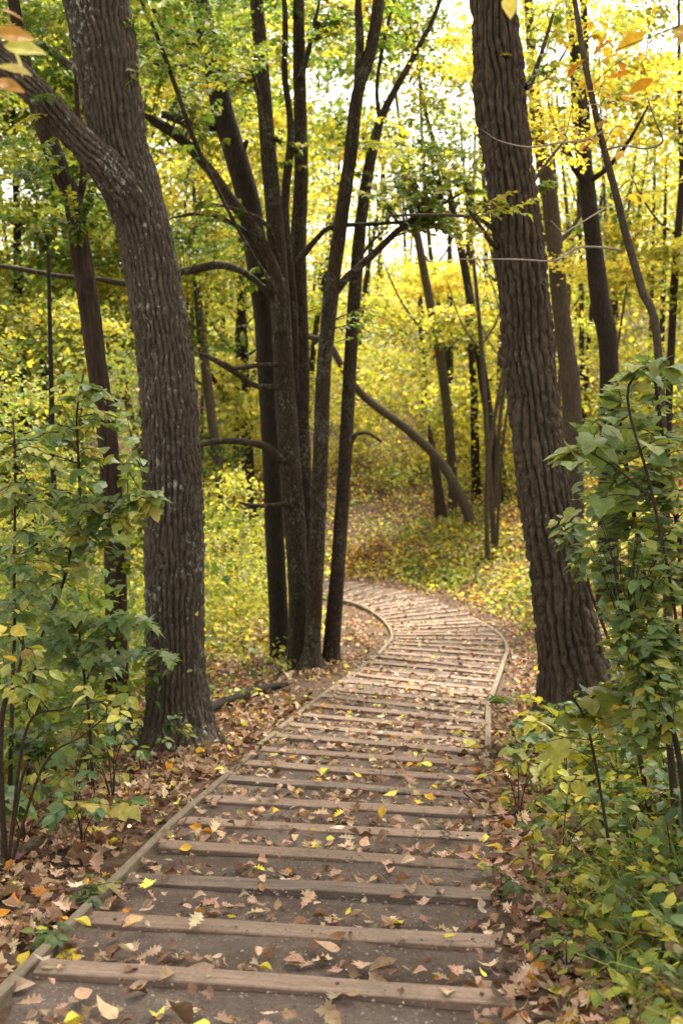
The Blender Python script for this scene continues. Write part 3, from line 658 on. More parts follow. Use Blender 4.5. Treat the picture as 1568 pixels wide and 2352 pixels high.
for pl, o_ in [
    ([(644,760,22),(640,650,30),(600,545,30),(545,470,26),(490,390,24),(430,325,24),(380,300,22),(340,280,18)], (-0.1, -0.6)),
    ([(640,700,14),(608,662,14),(560,632,16),(500,610,17),(440,606,18),(380,628,15),(285,642,14),(200,640,13),(110,630,11),(0,612,10),(-80,600,6)], (0, 0.5)),
    ([(650,650,20),(605,610,18),(565,545,14),(520,505,12),(470,500,10),(385,510,8)], (-0.1, -0.3)),
    ([(616,420,12),(590,215,12),(520,180,14),(440,155,12),(370,140,12),(310,120,7)], (0, 0.3)),
    ([(684,600,18),(720,560,13),(760,520,10),(860,520,9),(960,515,8),(1060,500,5)], (0, -0.5)),
    ([(768,672,22),(800,630,19),(860,580,17),(910,535,14),(960,500,12),(1010,478,8),(1060,455,5)], (-0.4, -0.7)),
    ([(820,210,20),(816,120,20),(815,40,18),(818,-80,14)], (-0.5, -0.3)),
    ([(648,1060,22),(615,1030,17),(570,1012,15),(520,1010,14),(480,1020,12),(440,1030,8)], (-0.1, -0.5)),
    ([(640,890,14),(590,872,14),(540,850,13),(490,825,12),(455,808,8)], (-0.1, -0.4)),
    ([(636,838,12),(590,836,12),(545,838,10),(525,830,12)], (-0.2, -0.5)),
    ([(660,1158,12),(610,1150,11),(572,1154,9),(556,1140,6)], (-0.2, -0.5)),
    ([(632,560,12),(600,500,8),(520,478,8),(430,472,5)], (-0.2, -0.5)),
    ([(602,330,9),(588,240,7),(590,170,6),(600,140,4)], (-0.2, -0.5)),
    ([(690,180,16),(705,120,14),(722,60,12),(740,-40,9)], (0.4, 0.2)),
    ([(640,680,7),(560,560,7),(520,470,8),(470,360,9),(430,240,9),(395,120,9),(340,20,9)], (-1.2, -1.6))]:
    cstem(pl, o_, 'limb', sides=10, seg=0.08, bump=0.12)
skC = np.vstack(skC)
# rough stem just behind the clump and slim stem just right of it
make_tree('maple_tree', 'dark rough-barked trunk close behind the maple clump, curving away to the upper left', [
    (646,1545,42),(634,1300,44),(626,1100,42),(616,900,44),(606,740,44),(590,600,50),(572,470,52),(545,370,52),(515,270,50),(490,150,46),(462,20,44),(440,-120,38)], M_BARK, Y=YC + 1.0, sides=40, seg=0.07, bark=(0.014, 0.04, 0.2), layers=0, top_crown=False,
    limbs=[[(492,285,34),(455,292,28),(415,275,24),(372,262,16)], [(470,105,26),(430,90,24),(385,70,18),(352,20,12)], [(545,380,10),(560,340,14),(568,322,10)]])
make_tree('maple_tree', 'slim straight dark stem standing alone right of the maple clump', [
    (758,1524,36),(776,1300,34),(788,1120,32),(798,950,32),(806,800,30),(816,650,30),(830,500,28),(848,380,26),(872,280,20),(905,210,16),(960,110,13),(1010,0,10)], M_SMOOTH, Y=base_of(758, 1524), sides=18, seg=0.12, layers=0, top_crown=False, up=1.5,
    limbs=[[(800,1040,10),(815,1000,10),(845,995,8),(875,1015,5)], [(872,280,12),(865,200,9),(880,100,9),(905,0,7)], [(820,600,9),(850,560,7),(890,520,5)]])
# rotten trunk at far left
make_tree('dead_tree', 'dead trunk with rotten orange-brown wood behind the leafy saplings, left of the big oak', [
    (272,1700,56),(268,1500,50),(266,1350,48),(258,1150,46),(244,980,46),(226,860,44),(205,700,46),(186,580,46),(168,460,44),(138,390,42),(105,300,38),(78,220,34),(50,110,28)], M_ROT, sides=40, seg=0.06, bark=(0.018, 0.04, 0.35), layers=0, top_crown=False, up=2,
    limbs=[[(178,470,20),(192,410,16),(186,330,14),(178,240,12),(176,150,8)]])

rng = np.random.default_rng(101)
# ---- trees further off: (label, points, material, colour, layers)
FAR = [
 ('bowed trunk arching from the bank over the bend to the left', [(1090,1232,27),(1062,1150,25),(1010,1060,23),(945,995,21),(880,945,20),(830,905,18),(790,850,17),(755,790,15),(715,775,14),(690,768,10)], M_GREYBARK, None, 0, 'leaning tree'),
 ('broken snag with torn reddish wood at the foot of the bowed trunk', [(1015,1216,28),(1006,1130,24),(996,1060,20),(989,1010,14),(984,975,4)], M_ROT, None, 0, 'snag'),
 ('slender grey trunk rising just behind the bowed trunk', [(1042,1190,22),(1036,1050,22),(1024,920,22),(1004,780,22),(978,650,20),(958,540,18),(935,430,14)], M_GREYBARK, 'yellow', 5, 'tree'),
 ('curved dark trunk on the bank left of the furrowed oak', [(1146,1185,26),(1132,1040,24),(1116,920,24),(1098,800,22),(1078,680,20),(1052,540,18),(1020,400,14),(980,270,10)], M_BARK, 'lime', 4, 'tree'),
 ('straight thin trunk between the two bank trunks', [(1094,1152,20),(1090,1020,20),(1088,900,18),(1080,780,14)], M_BARK, 'yellow', 4, 'tree'),
 ('thin trunk half hidden by the furrowed oak', [(1152,1130,20),(1148,950,22),(1152,800,22),(1148,650,20),(1125,540,14)], M_GREYBARK, 'lime', 4, 'tree'),
 ('stout grey trunk just right of the furrowed oak', [(1326,1040,50),(1312,930,46),(1298,800,42),(1284,680,40),(1272,560,38),(1262,460,36),(1240,330,32),(1225,200,26)], M_GREYBARK, 'yellow', 4, 'tree'),
 ('dark double trunk rising above the right-hand shrub', [(1406,1000,46),(1398,850,44),(1378,700,44),(1362,560,40),(1346,420,38),(1330,280,34),(1320,120,26),(1305,-20,20)], M_BARK, 'yellow', 4, 'tree'),
 ('thin dark trunk near the right picture edge', [(1532,900,18),(1545,700,18),(1556,540,18),(1566,400,16),(1560,250,10)], M_BARK, 'lime', 3, 'tree'),
 ('leaning trunk left of the maple clump with a curved foot', [(546,1392,26),(528,1270,24),(512,1150,22),(494,1020,22),(478,890,22),(462,760,20),(452,640,16),(448,500,10)], M_GREYBARK, 'green', 5, 'tree'),
 ('dark trunk directly left of the maple clump', [(598,1342,26),(584,1200,22),(574,1080,22),(568,950,22),(562,820,18),(556,680,14)], M_BARK, 'lime', 4, 'tree'),
 ('thin trunk in shadow behind the maple clump', [(622,1330,18),(616,1150,16),(612,1000,16),(606,900,12)], M_BARK, None, 0, 'tree'),
 ('slim trunk between the leaning trunk and the maple clump', [(538,1250,14),(542,1080,14),(545,900,13),(548,720,10)], M_BARK, 'lime', 3, 'tree'),
 ('dark forked trunk at the left picture edge', [(56,1010,26),(50,900,24),(44,760,22),(42,640,20),(40,520,18),(35,380,12)], M_BARK, 'green', 4, 'tree'),
 ('thin forked trunk beside the left-edge tree', [(112,1010,20),(106,900,18),(100,820,18),(112,740,12),(118,600,10)], M_BARK, 'green', 3, 'tree'),
 ('pale slim trunk among the left trees', [(152,1060,20),(150,950,20),(146,820,18),(140,700,16),(128,560,12)], M_GREYBARK, 'lime', 3, 'tree'),
 ('leaning trunk cut by the left picture edge', [(14,1010,26),(2,880,24),(-8,760,22),(-20,600,18)], M_BARK, 'green', 3, 'tree'),
 ('moss-dark trunk standing low in the left hollow', [(110,1560,30),(102,1440,28),(90,1320,28),(70,1200,26),(40,1080,22)], M_BARK, 'green', 3, 'tree'),
 ('short leaning trunk among the left undergrowth', [(150,1640,22),(138,1540,22),(130,1420,20),(128,1300,16)], M_BARK, 'green', 2, 'tree'),
]
for lab, pts, mt, kd, nl, ct in FAR:
    limbs = []
    if nl:
        for _ in range(4):
            i_ = rng.integers(max(1, len(pts) // 2), len(pts)); x, y, w_ = pts[i_]; s_ = rng.choice([-1, 1]); L_ = rng.uniform(50, 130)
            limbs.append(([(x, y, w_ * 0.45), (x + s_ * L_ * 0.35, y - L_ * 0.25, w_ * 0.3), (x + s_ * L_ * 0.7, y - L_ * 0.75, w_ * 0.22), (x + s_ * L_, y - L_ * 1.4, w_ * 0.1)], rng.uniform(-1, 1)))
    nm = {'tree': 'woodland_tree', 'snag': 'broken_snag', 'leaning tree': 'leaning_tree'}[ct]
    if pts[0][0] == 1406: limbs.append(([(1352,420,24),(1345,330,28),(1346,220,24),(1349,90,20),(1346,-60,15)], 0.3))
    if pts[0][0] > 1250: Yt = {1326: 21.0, 1406: 19.0, 1532: 24.0}[pts[0][0]]
    elif pts[0][0] < 160 and pts[0][1] < 1100: Yt = 27.0 + (pts[0][0] % 7)
    else: Yt = None
    make_tree(nm, lab, pts, mt, Y=Yt, limbs=limbs, layers=min(nl, 2) if 900 < pts[0][0] < 1200 else nl, kind=[kd, kd, 'lime'] if kd else 'lime', top_crown=bool(nl) and not (900 < pts[0][0] < 1200), up=3.0 if nl else 0, seg=0.2, sides=14, cat='tree' if ct != 'snag' else 'snag', spread=2.0, reach=(0.35, 1.0))

# twin stem of the double trunk and the bare sapling in front of the furrowed oak
ysap = 9.0
sap, sksap, _ = make_tree('sapling', 'thin leaning sapling right of the furrowed oak with long bare grey twigs', [
    (1560,1100,22),(1512,830,20),(1474,670,19),(1438,545,18),(1412,440,17),(1388,350,16),(1362,240,15),(1340,130,14),(1322,20,12),(1305,-120,8)], M_GREYBARK, Y=ysap, layers=0, top_crown=False, up=0.5, seg=0.1)
for tw in ([(1425,575,7),(1370,572,6),(1310,576,5),(1265,600,4.5),(1230,612,4),(1150,612,4),(1080,615,3),(1020,618,2)], [(1385,300,6),(1330,332,5),(1270,345,4.5),(1215,362,4.5),(1170,372,4),(1110,368,3),(1070,355,2)],
           [(1385,345,6),(1420,345,5),(1448,362,5),(1470,358,4),(1440,330,3),(1405,290,2.5)], [(1400,470,5),(1350,500,4),(1290,535,3.5),(1250,555,3),(1210,540,2)]):
    q = pix_path(tw, ysap); q[:, 1] += np.linspace(0, -1.0, len(q)); limb_obj('twig', tube(q, 6, 0.05, None, 3, bump=0.1), M_GREYTWIG, sap)

rng = np.random.default_rng(102)
# leafy sprays on the near trees
def leafy(parent, anchors, spots, n, nleaf, size, mix, tmpl, key, nobj=0, tw=0.004, matw=M_TWIG):
    tg = []
    tot = sum(s_[5] for s_ in spots)
    for (px, py, rx, ry, Y, wgt, dy) in spots:
        m = int(round(n * wgt / tot)); a = rng.normal(0, 1, (m, 2)) * 0.55
        tg.append(at(px + a[:, 0] * rx, py + a[:, 1] * ry, Y + rng.uniform(-dy, dy, m)))
    tb, arr = spray_set(anchors, np.vstack(tg), nleaf, size, mix, tw)
    limb_obj('twigs', tb, matw, parent)['kind'] = 'stuff'; put_leaves(parent, key, tmpl, arr, nobj)
Yc = YC
leafy(clump, skC, [(980,420,120,90,Yc-1.0,44,0.8),(1060,520,80,40,Yc-1.2,16,0.6),(930,360,90,60,Yc-0.8,16,0.8),(900,760,60,50,Yc,5,0.6),(460,240,90,110,Yc-0.6,20,0.9),(560,90,90,90,Yc,14,1),(760,60,70,70,Yc,8,1),
                   (470,520,90,60,Yc-0.5,10,0.8),(350,170,60,90,Yc,8,0.8),(700,330,60,60,Yc+0.6,5,0.6),(880,60,70,70,Yc,10,0.8),(560,640,60,50,Yc,5,0.7)], 270, 12, 0.092, [('green', 3.6), ('lime', 1.6), ('yellow', 0.2)], T_MAPLE, 'maple', 0, 0.004)
leafy(oakL, np.vstack([skL, pix_path([(250,215,5),(130,300,5),(60,420,5),(20,520,5),(100,560,5),(180,540,5)], YL + 0.6)]), [(100,380,110,70,YL+0.5,14,0.6),(60,520,70,60,YL+0.6,12,0.5),(210,520,60,50,YL+0.8,8,0.4),(90,90,90,80,YL+0.3,10,0.6),(370,60,70,70,YL+0.4,7,0.6),(40,260,60,60,YL,5,0.5)], 60, 11, 0.075, [('green', 3), ('lime', 1.2), ('bluegreen', 0.6)], T_MAPLE, 'maple', 0, 0.003)
leafy(oakR, skR, [(1140,490,70,60,YR-0.6,6,0.4),(1240,430,60,50,YR-0.2,3,0.4),(1280,120,90,90,YR+0.2,8,0.6)], 22, 9, 0.075, [('green', 2), ('lime', 2), ('yellow', 1)], T_MAPLE, 'maple', 0, 0.003)
leafy(sap, sksap, [(1450,250,90,90,ysap-0.4,10,0.6),(1300,320,90,60,ysap-0.4,6,0.5),(1420,120,100,80,ysap,9,0.6),(1500,420,70,80,ysap,6,0.5)], 26, 6, 0.10, [('orange', 2), ('yellow', 2), ('lime', 1)], T_OVAL, 'oval', 0, 0.0025)

rng = np.random.default_rng(103)
def layers_at(parent, spots, kinds, sc=(0.6, 1.0)):
    add_layers(parent, [(*at(np.array(float(px)), np.array(float(py)), np.array(float(Y))), rng.uniform(*sc)) for px, py, Y in spots], kinds)
layers_at(clump, [(430,60,16),(520,150,17),(480,260,16.5),(560,40,17.5),(620,120,17),(700,40,17),(760,130,18),(800,20,17),(880,90,17.5),(930,20,18),(960,140,18.5),(1010,60,18),(1040,200,18),(900,300,19),(420,400,17),(380,200,16),(760,300,19),(1060,330,17),(650,260,18.5),(480,560,18)], ['green_near', 'green_near', 'lime_near'])
layers_at(oakL, [(20,60,11.5),(110,30,12),(60,190,12),(30,330,12.5),(130,480,12.5),(390,30,12),(420,120,12.5)], ['green_near'], (0.45, 0.75))
layers_at(oakR, [(1250,60,13),(1300,180,14),(1060,120,14),(1270,320,14),(1420,60,14),(1500,180,14)], ['lime_near', 'yellow_near'], (0.45, 0.8))
# canopy over the path: unseen crowns of the near trees, placed to shade it
def shade_canopy(parent, c, radii, n, mix, size=0.17):
    c = np.array(c, float); org = np.array(parent.location)
    link('crown', crown_mesh('crown', c - org, radii, max(20, n // 130), n, size, mix, flat=0.4, spread=0.16), parent)
GM = [('green', 2), ('lime', 2), ('yellow', 1)]
eL, eR = skL[len(skL) - 1], skR[0]
shade_canopy(oakL, (-3.0, YL, 10.8), (5.0, 6.0, 1.6), 13000, GM, 0.2); shade_canopy(oakR, (2.8, YR + 1, 11.2), (5.2, 6.0, 1.6), 15000, GM, 0.2); shade_canopy(clump, (-3.4, YC - 0.5, 11.8), (3.6, 3.6, 1.5), 7000, GM, 0.17)

rng = np.random.default_rng(104)
# ------------------------------------------------------------------ far wood: leaf masses on the slopes behind the named trees
def scatter_masses(n, Yr, pxr, zr, rad, per, size, mixes, gap=None, clear=(4.0, 6.5)):
    P_ = []; C = []; S = []
    for _ in range(n):
        Y = rng.uniform(*Yr); px = rng.uniform(*pxr); x = (px - CX) / F * Y
        z0 = gz(x, Y); h = zr[0] + (zr[1] - zr[0]) * rng.random() ** 1.3; c = np.array([x, Y, z0 + h])
        of_, sd2, _q = path_info(np.array([x]), np.array([Y]))
        if of_[0] < (clear[1] if sd2[0] > 0 else clear[0]) and Y < 60: continue
        if gap is not None:
            u, v, _z = proj(c)
            if rng.random() < gap(u, v): continue
        sh_ = h / math.tan(SUN_EL); xs_, ys_ = x - math.sin(SUN_AZ) * sh_, Y - math.cos(SUN_AZ) * sh_
        if h > 3.0 and -4 < xs_ < 9 and 17 < ys_ < 38 and rng.random() < 0.93: continue
        r = rad * rng.uniform(0.6, 1.4); nc = 9; cc = rng.normal(0, 0.55, (nc, 3)) * np.array([r, r, r * 0.55]); k_ = rng.integers(0, nc, per)
        p = c + cc[k_] + rng.normal(0, 1, (per, 3)) * np.array([0.32, 0.32, 0.12]) * r
        mix = mixes(px, Y, h); b = pick(mix, nc, 0.18)
        P_.append(p); C.append(0.55 * b[k_] + 0.45 * pick(mix, per, 0.25)); S.append(size * rng.uniform(0.6, 1.3, per))
    p = np.vstack(P_); c = np.vstack(C); s = np.concatenate(S)
    zg = ground(p[:, 0], p[:, 1])[0]; p[:, 2] = np.maximum(p[:, 2], zg + rng.uniform(0.02, 0.5, len(p)))
    return p, c, s
def gapf(u, v):
    g1 = math.exp(-(((u - 880) / 150) ** 2 + ((v - 190) / 118) ** 2)); g2 = math.exp(-(((u - 1420) / 240) ** 2 + ((v - 20) / 140) ** 2))
    return min(1, 1.3 * max(g1, g2) + 0.12 * (v < 420))
def mixfar(px, Y, h):
    t = min(max((px - 300) / 500, 0), 1)
    return [('yellow', 0.5 + 0.8 * t), ('lime', 2.2), ('mid', 2.4), ('green', 2.0 * (1 - t) + 0.5), ('orange', 0.10 + 0.10 * t)]
def stuff_leaves(name, label, cat, p, c, s, tmpl=T_FAR, mat=M_LEAF, pm=0.35, ps=0.5):
    n = len(p); o = link(name, leaves_mesh(name, tmpl, p, s, rng.uniform(0, 6.28, n), rng.normal(pm, ps, n), rng.normal(0, 0.5, n), c, mat))
    return tag(o, label, cat, kind='stuff')
a = scatter_masses(340, (42, 95), (-350, 1900), (0.5, 19), 2.2, 420, 0.26, mixfar, gapf)
stuff_leaves('far_wood', 'distant mass of yellow and lime autumn foliage closing the view', 'wood', *a)
b = scatter_masses(420, (24, 46), (-350, 1900), (0.3, 8.5), 1.15, 330, 0.15, mixfar, gapf)
stuff_leaves('understorey_foliage', 'layered yellow-green understorey leaves among the middle-distance trunks', 'foliage', *b)
u_ = scatter_masses(300, (20, 44), (-350, 1900), (5.5, 14), 1.3, 300, 0.13, lambda px, Y, h: [('green', 2.4 if px < 800 else 0.9), ('mid', 2.2), ('lime', 1.3), ('yellow', 0.4 if px < 700 else 0.8)], gapf, (0.0, 0.0))
stuff_leaves('upper_foliage', 'fine yellow-green leaves of the upper branches against the sky', 'foliage', *u_)
h1 = scatter_masses(80, (17.5, 27), (330, 700), (0.2, 2.6), 0.7, 260, 0.085, lambda px, Y, h: [('lime', 3), ('green', 1.6), ('yellow', 0.8)], None, (1.5, 50))
h2 = scatter_masses(105, (10.8, 26), (-260, 330), (0.2, 4.5), 0.7, 260, 0.08, lambda px, Y, h: [('lime', 2.6), ('green', 2), ('dogwood', 1.5), ('yellow', 0.5)], None, (2.5, 50))
h3 = scatter_masses(80, (6.2, 11), (-220, 330), (0.1, 1.25), 0.42, 150, 0.07, lambda px, Y, h: [('dogwood', 2.4), ('green', 2), ('lime', 1.4), ('yellow', 0.25)], None, (1.15, 50))
stuff_leaves('sapling_thicket', 'fine green thicket at the left edge below the saplings', 'undergrowth', *h3, T_OVAL + T_GRAPE[:1])
stuff_leaves('hollow_bushes', 'loose green and yellow bushes filling the hollow left of the path', 'undergrowth', *[np.concatenate([a_, b_]) for a_, b_ in zip(h1, h2)], T_OVAL[:2] + T_FAR)
cfar = scatter_masses(400, (34, 90), (-350, 1900), (0.1, 3.2), 1.7, 260, 0.2, mixfar, None)
stuff_leaves('hillside_bushes', 'yellow-green bushes covering the far slope under the trees', 'undergrowth', *cfar)
rng = np.random.default_rng(105)
# thin trunks too far off to single out
pxs = np.sort(np.r_[rng.uniform(-10, 640, 17), rng.uniform(880, 1560, 13)])
NUM = ['first', 'second', 'third', 'fourth', 'fifth', 'sixth', 'seventh', 'eighth', 'ninth', 'tenth', 'eleventh', 'twelfth', 'thirteenth', 'fourteenth', 'fifteenth', 'sixteenth', 'seventeenth', 'eighteenth', 'nineteenth', 'twentieth', 'twenty-first', 'twenty-second', 'twenty-third', 'twenty-fourth', 'twenty-fifth', 'twenty-sixth', 'twenty-seventh', 'twenty-eighth', 'twenty-ninth', 'thirtieth']
for i_, px in enumerate(pxs):
    Y = rng.uniform(29, 40); x = (px - CX) / F * Y; z = gz(x, Y); u0, v0, _z = proj(np.array([x, Y, z])); w0 = rng.uniform(7, 14); ln_ = rng.normal(0, 70)
    make_tree('slim_tree', 'slim dark stem, %s from the left among the thin background trunks' % NUM[i_], [(px, float(v0), w0), (px + ln_ * 0.2 + rng.normal(0, 8), float(v0) - 250, w0 * 0.9), (px + ln_ * 0.6 + rng.normal(0, 8), float(v0) - 550, w0 * 0.75), (px + ln_, float(v0) - 900, w0 * 0.45)], M_GREYBARK, Y=Y, layers=0, top_crown=False, up=2.0, sides=8, seg=0.5, group='thin background trunks',  # paler bark colour imitates the haze veil over distant stems
              limbs=[([(px + ln_ * 0.5, float(v0) - 480, w0 * 0.4), (px + ln_ * 0.5 + s_ * 40, float(v0) - 540, w0 * 0.3), (px + ln_ * 0.5 + s_ * 80, float(v0) - 660, w0 * 0.15)], 0.3) for s_ in (-1, 1)])
tb = []
for _ in range(110):
    Y = rng.uniform(38, 85); px = rng.uniform(-200, 1750); x = (px - CX) / F * Y; z = gz(x, Y); hgt = rng.uniform(6, 14); l1 = rng.normal(0, 0.07) * hgt; r = rng.uniform(0.06, 0.16)
    tb.append(tube([(x, Y, z - 0.3, r), (x + l1 * 0.3, Y, z + hgt * 0.35, r * 0.85), (x + l1 * 0.8, Y + 0.3, z + hgt * 0.7, r * 0.6), (x + l1, Y + 0.5, z + hgt, r * 0.2)], 7, 0.8, None, int(rng.integers(1e5)), bump=0.1))
v_, t_, q_ = join(tb); o = link('distant_trunks', mesh_np('distant_trunks', v_, tris=t_, quads=q_, mat=M_BARK)); tag(o, 'thin trunks deep in the wood, lost among the leaves', 'wood', kind='stuff')

rng = np.random.default_rng(106)
# ------------------------------------------------------------------ undergrowth and litter on the ground
def pts_where(n, xr, yr, dens):
    x = rng.uniform(*xr, n); y = rng.uniform(*yr, n); z, off, side = ground(x, y)
    u, v, zz = proj(np.stack([x, y, z], -1))
    keep = (rng.random(n) < dens(x, y, off, side)) & (u > -260) & (u < 1830) & (v < 2700) & (zz > 0.5)
    return np.stack([x, y, z], -1)[keep], off[keep], side[keep]
nz2 = lambda x, y, s, k_: fbm(np.stack([x * s, y * s, 0 * x], -1), k_)
# carpet of low leaves on the bank outside the bend and in the left hollow
def d_cover(x, y, off, side):
    nn = nz2(x, y, 0.55, 31)
    r = np.clip((off - 0.35) / 1.0, 0, 1) * np.clip((nn - 0.22) * 4, 0.25, 1); l = np.clip((off - 0.9) / 1.2, 0, 1) * np.clip((nn - 0.25) * 4, 0.15, 1)
    return np.where(side > 0, r, l)
p, off, side = pts_where(170000, (-16, 16), (5, 46), d_cover); p2, off2, _s = pts_where(150000, (-5, 11), (14, 34), d_cover); p = np.vstack([p, p2]); off = np.r_[off, off2]
hh = (0.05 + 0.38 * rng.random(len(p)) ** 1.5) * np.clip(off / 1.6, 0.25, 1.15); p[:, 2] += hh
far = np.clip((p[:, 1] - 8) / 20, 0, 1)[:, None]; nearn = None
c = np.where(rng.random((len(p), 1)) < 0.55, pick([('lime', 2.6), ('green', 1.2), ('yellow', 1.0)], len(p)), pick([('green', 2), ('lime', 1.6), ('dogwood', 0.8)], len(p)))
br = nz2(p[:, 0], p[:, 1], 1.1, 44)[:, None] + rng.normal(0, 0.12, (len(p), 1)); c = np.where(br > 0.49, pick([('dead', 2), ('orange', 0.5), ('yellow', 0.6)], len(p)), c)
stuff_leaves('ground_cover', 'low green and yellowing leaves carpeting the bank and the hollow', 'undergrowth', p, c, rng.uniform(0.05, 0.12, len(p)) * (0.8 + 0.5 * far[:, 0]), T_OVAL[:2] + T_FAR, M_LEAF, 0.3, 0.35)
# taller, larger-leaved patches close to the camera
def d_near(x, y, off, side):
    nn = nz2(x, y, 1.4, 71); return np.where(side > 0, np.clip((off - 0.12) / 0.5, 0, 1), np.clip((off - 0.75) / 0.5, 0, 1)) * np.clip((nn - 0.30) * 5, 0, 1)
p, off, side = pts_where(30000, (-4.5, 4.5), (2.2, 11), d_near); p2, off2, _s = pts_where(26000, (0.4, 4.2), (2.2, 9), d_near); p = np.vstack([p, p2]); off = np.r_[off, off2]
nn = len(p); p[:, 2] += (0.03 + 0.36 * rng.random(nn) ** 1.3) * np.clip(off / 0.9, 0.3, 1.4)
stuff_leaves('low_herbs', 'low green herbs crowding the path edges near the camera', 'undergrowth', p, pick([('green', 2.2), ('dogwood', 0.9), ('lime', 1.9), ('yellow', 0.3), ('dead', 0.4)], nn), rng.uniform(0.03, 0.085, nn), T_OVAL + T_GRAPE[:1], M_LEAF, 0.25, 0.35)
# fallen leaves off the path
def d_lit(x, y, off, side):
    nn = nz2(x, y, 1.3, 51); base = np.clip((off + 0.02) / 0.25, 0, 1) * np.exp(-np.maximum(off - 2.2, 0) / 3.5)
    return base * np.clip((nn - 0.2) * 2.4, 0.15, 1) * np.clip(14 / np.maximum(y, 3), 0.25, 1) ** 0.6
p, off, side = pts_where(170000, (-8, 11), (1.5, 34), d_lit); p2, off2, side2 = pts_where(60000, (-3.2, 3.2), (1.8, 11), d_lit); p = np.vstack([p, p2])
p[:, 2] += 0.012 + 0.03 * rng.random(len(p))
stuff_leaves('leaf_litter', 'brown fallen leaves lying thick beside the path', 'leaves', p, pick([('dead', 5), ('tan', 2), ('yellow', 0.18), ('orange', 0.25)], len(p), 0.25), rng.uniform(0.035, 0.095, len(p)), T_DEAD, M_DEAD, 0.0, 0.28)

rng = np.random.default_rng(107)
# ------------------------------------------------------------------ fallen leaves on the treads: the larger ones singly, the crumbs as one
ORD = ['first', 'second', 'third', 'fourth', 'fifth', 'sixth', 'seventh', 'eighth', 'ninth', 'tenth', 'eleventh', 'twelfth', 'thirteenth', 'fourteenth', 'fifteenth', 'sixteenth']
proto_dead = leaf_proto('dead', T_DEAD, M_DEADO)
CNAME = {'tan': 'tan', 'dead': 'brown', 'yellow': 'yellow', 'orange': 'orange'}
def tread_point(i, s, t):
    a = Lp[i] * (1 - s) + Rp[i] * s; b = Lp[i + 1] * (1 - s) + Rp[i + 1] * s; return a * (1 - t) + b * t
SP_, SC_, SS_ = [], [], []; USED = set()
TEN = ['by left edging'] + [w_ + ' tenths across' for w_ in ('two', 'three', 'four', 'five', 'six', 'seven', 'eight', 'nine')] + ['by right edging']
nl_obj = 0
for i in range(ext - 1, NT - 1):
    ki = i - ext + 1                         # tread number as seen: 0 is the one cut by the lower picture edge
    nb = 22 if ki <= 10 else (12 if ki < 16 else 0)
    done = 0; hid = (0.05 + 0.1 * CEN[i, 1] / (1.54 - TZ[i])) / 0.62
    for _try in range(400):
        if done >= nb: break
        s = rng.uniform(0.02, 0.985); t = min(0.95, rng.uniform(hid - 0.06, hid + 0.16)) if rng.random() < 0.66 else rng.uniform(min(hid, 0.8), 0.97)
        if ki == 0: t = rng.uniform(0.25, 0.95)
        kind = rng.choice(['tan', 'dead', 'yellow', 'orange'], p=[0.62, 0.27, 0.06, 0.05]); tm = rng.integers(len(T_DEAD))
        shp = 'lobed oak' if tm < 3 else ('oval' if tm < 6 else 'maple')
        ps = TEN[int(s * 10)]; dp = 'close under the riser' if t < 0.5 else 'midway' if t < 0.75 else 'near the next timber'
        lab = '%s %s leaf %s on the %s tread, %s' % (CNAME[kind], shp, ps, 'nearest' if ki == 0 else ORD[min(ki, 15)] + '-nearest', dp)
        if lab in USED: continue
        USED.add(lab); done += 1
        q = tread_point(i, s, t); z = TZ[i + 1] + 0.014 + (0.006 if t > 0.88 else 0)
        o = link('fallen_leaf', proto_dead[tm], None, (q[0], q[1], z + rng.uniform(0.0, 0.012)))
        sz = rng.uniform(0.05, 0.115) if tm < 6 else rng.uniform(0.045, 0.085); o.scale = (sz, sz, sz * rng.uniform(0.5, 1.2)); o.rotation_euler = (rng.normal(0, 0.16), rng.normal(0, 0.16), rng.uniform(0, 6.28))
        o.color = (*np.clip(pick([(kind, 1)], 1, 0.18)[0], 0.01, 0.8), 1)
        tag(o, lab, 'leaf', 'fallen leaves on the gravel treads'); nl_obj += 1
    for j in range(16 if ki < 12 else 0):                # drifts over the ends of the timbers
        s = (1 + 0.02 - abs(rng.normal(0, 0.035))) if rng.random() < 0.93 else abs(rng.normal(0, 0.03)); t = rng.uniform(0.0, 1.0); q = tread_point(i, s, t)
        SP_.append((q[0], q[1], TZ[i + 1] + 0.015 + (0.1 if t < 0.1 else 0) + rng.uniform(0.0, 0.03))); SS_.append(rng.uniform(0.035, 0.085))
    m = int(rng.integers(105, 150)) if ki < 16 else 60
    for j in range(m):
        s = rng.uniform(0.0, 1.0); t = min(0.97, rng.uniform(hid - 0.15, hid + 0.14)) if rng.random() < 0.7 else rng.uniform(0.2, 1.0); q = tread_point(i, s, t)
        SP_.append((q[0], q[1], TZ[i + 1] + 0.012 + rng.uniform(0.002, 0.012))); SS_.append(rng.uniform(0.02, 0.075) if ki < 16 else rng.uniform(0.035, 0.09))
n = len(SP_)
stuff_leaves('leaf_crumbs', 'small dry leaf scraps scattered over the stepped path', 'leaves', np.array(SP_), pick([('tan', 3), ('dead', 3), ('yellow', 0.15), ('orange', 0.12)], n, 0.25), np.array(SS_), T_DEAD, M_DEAD, 0.0, 0.2)
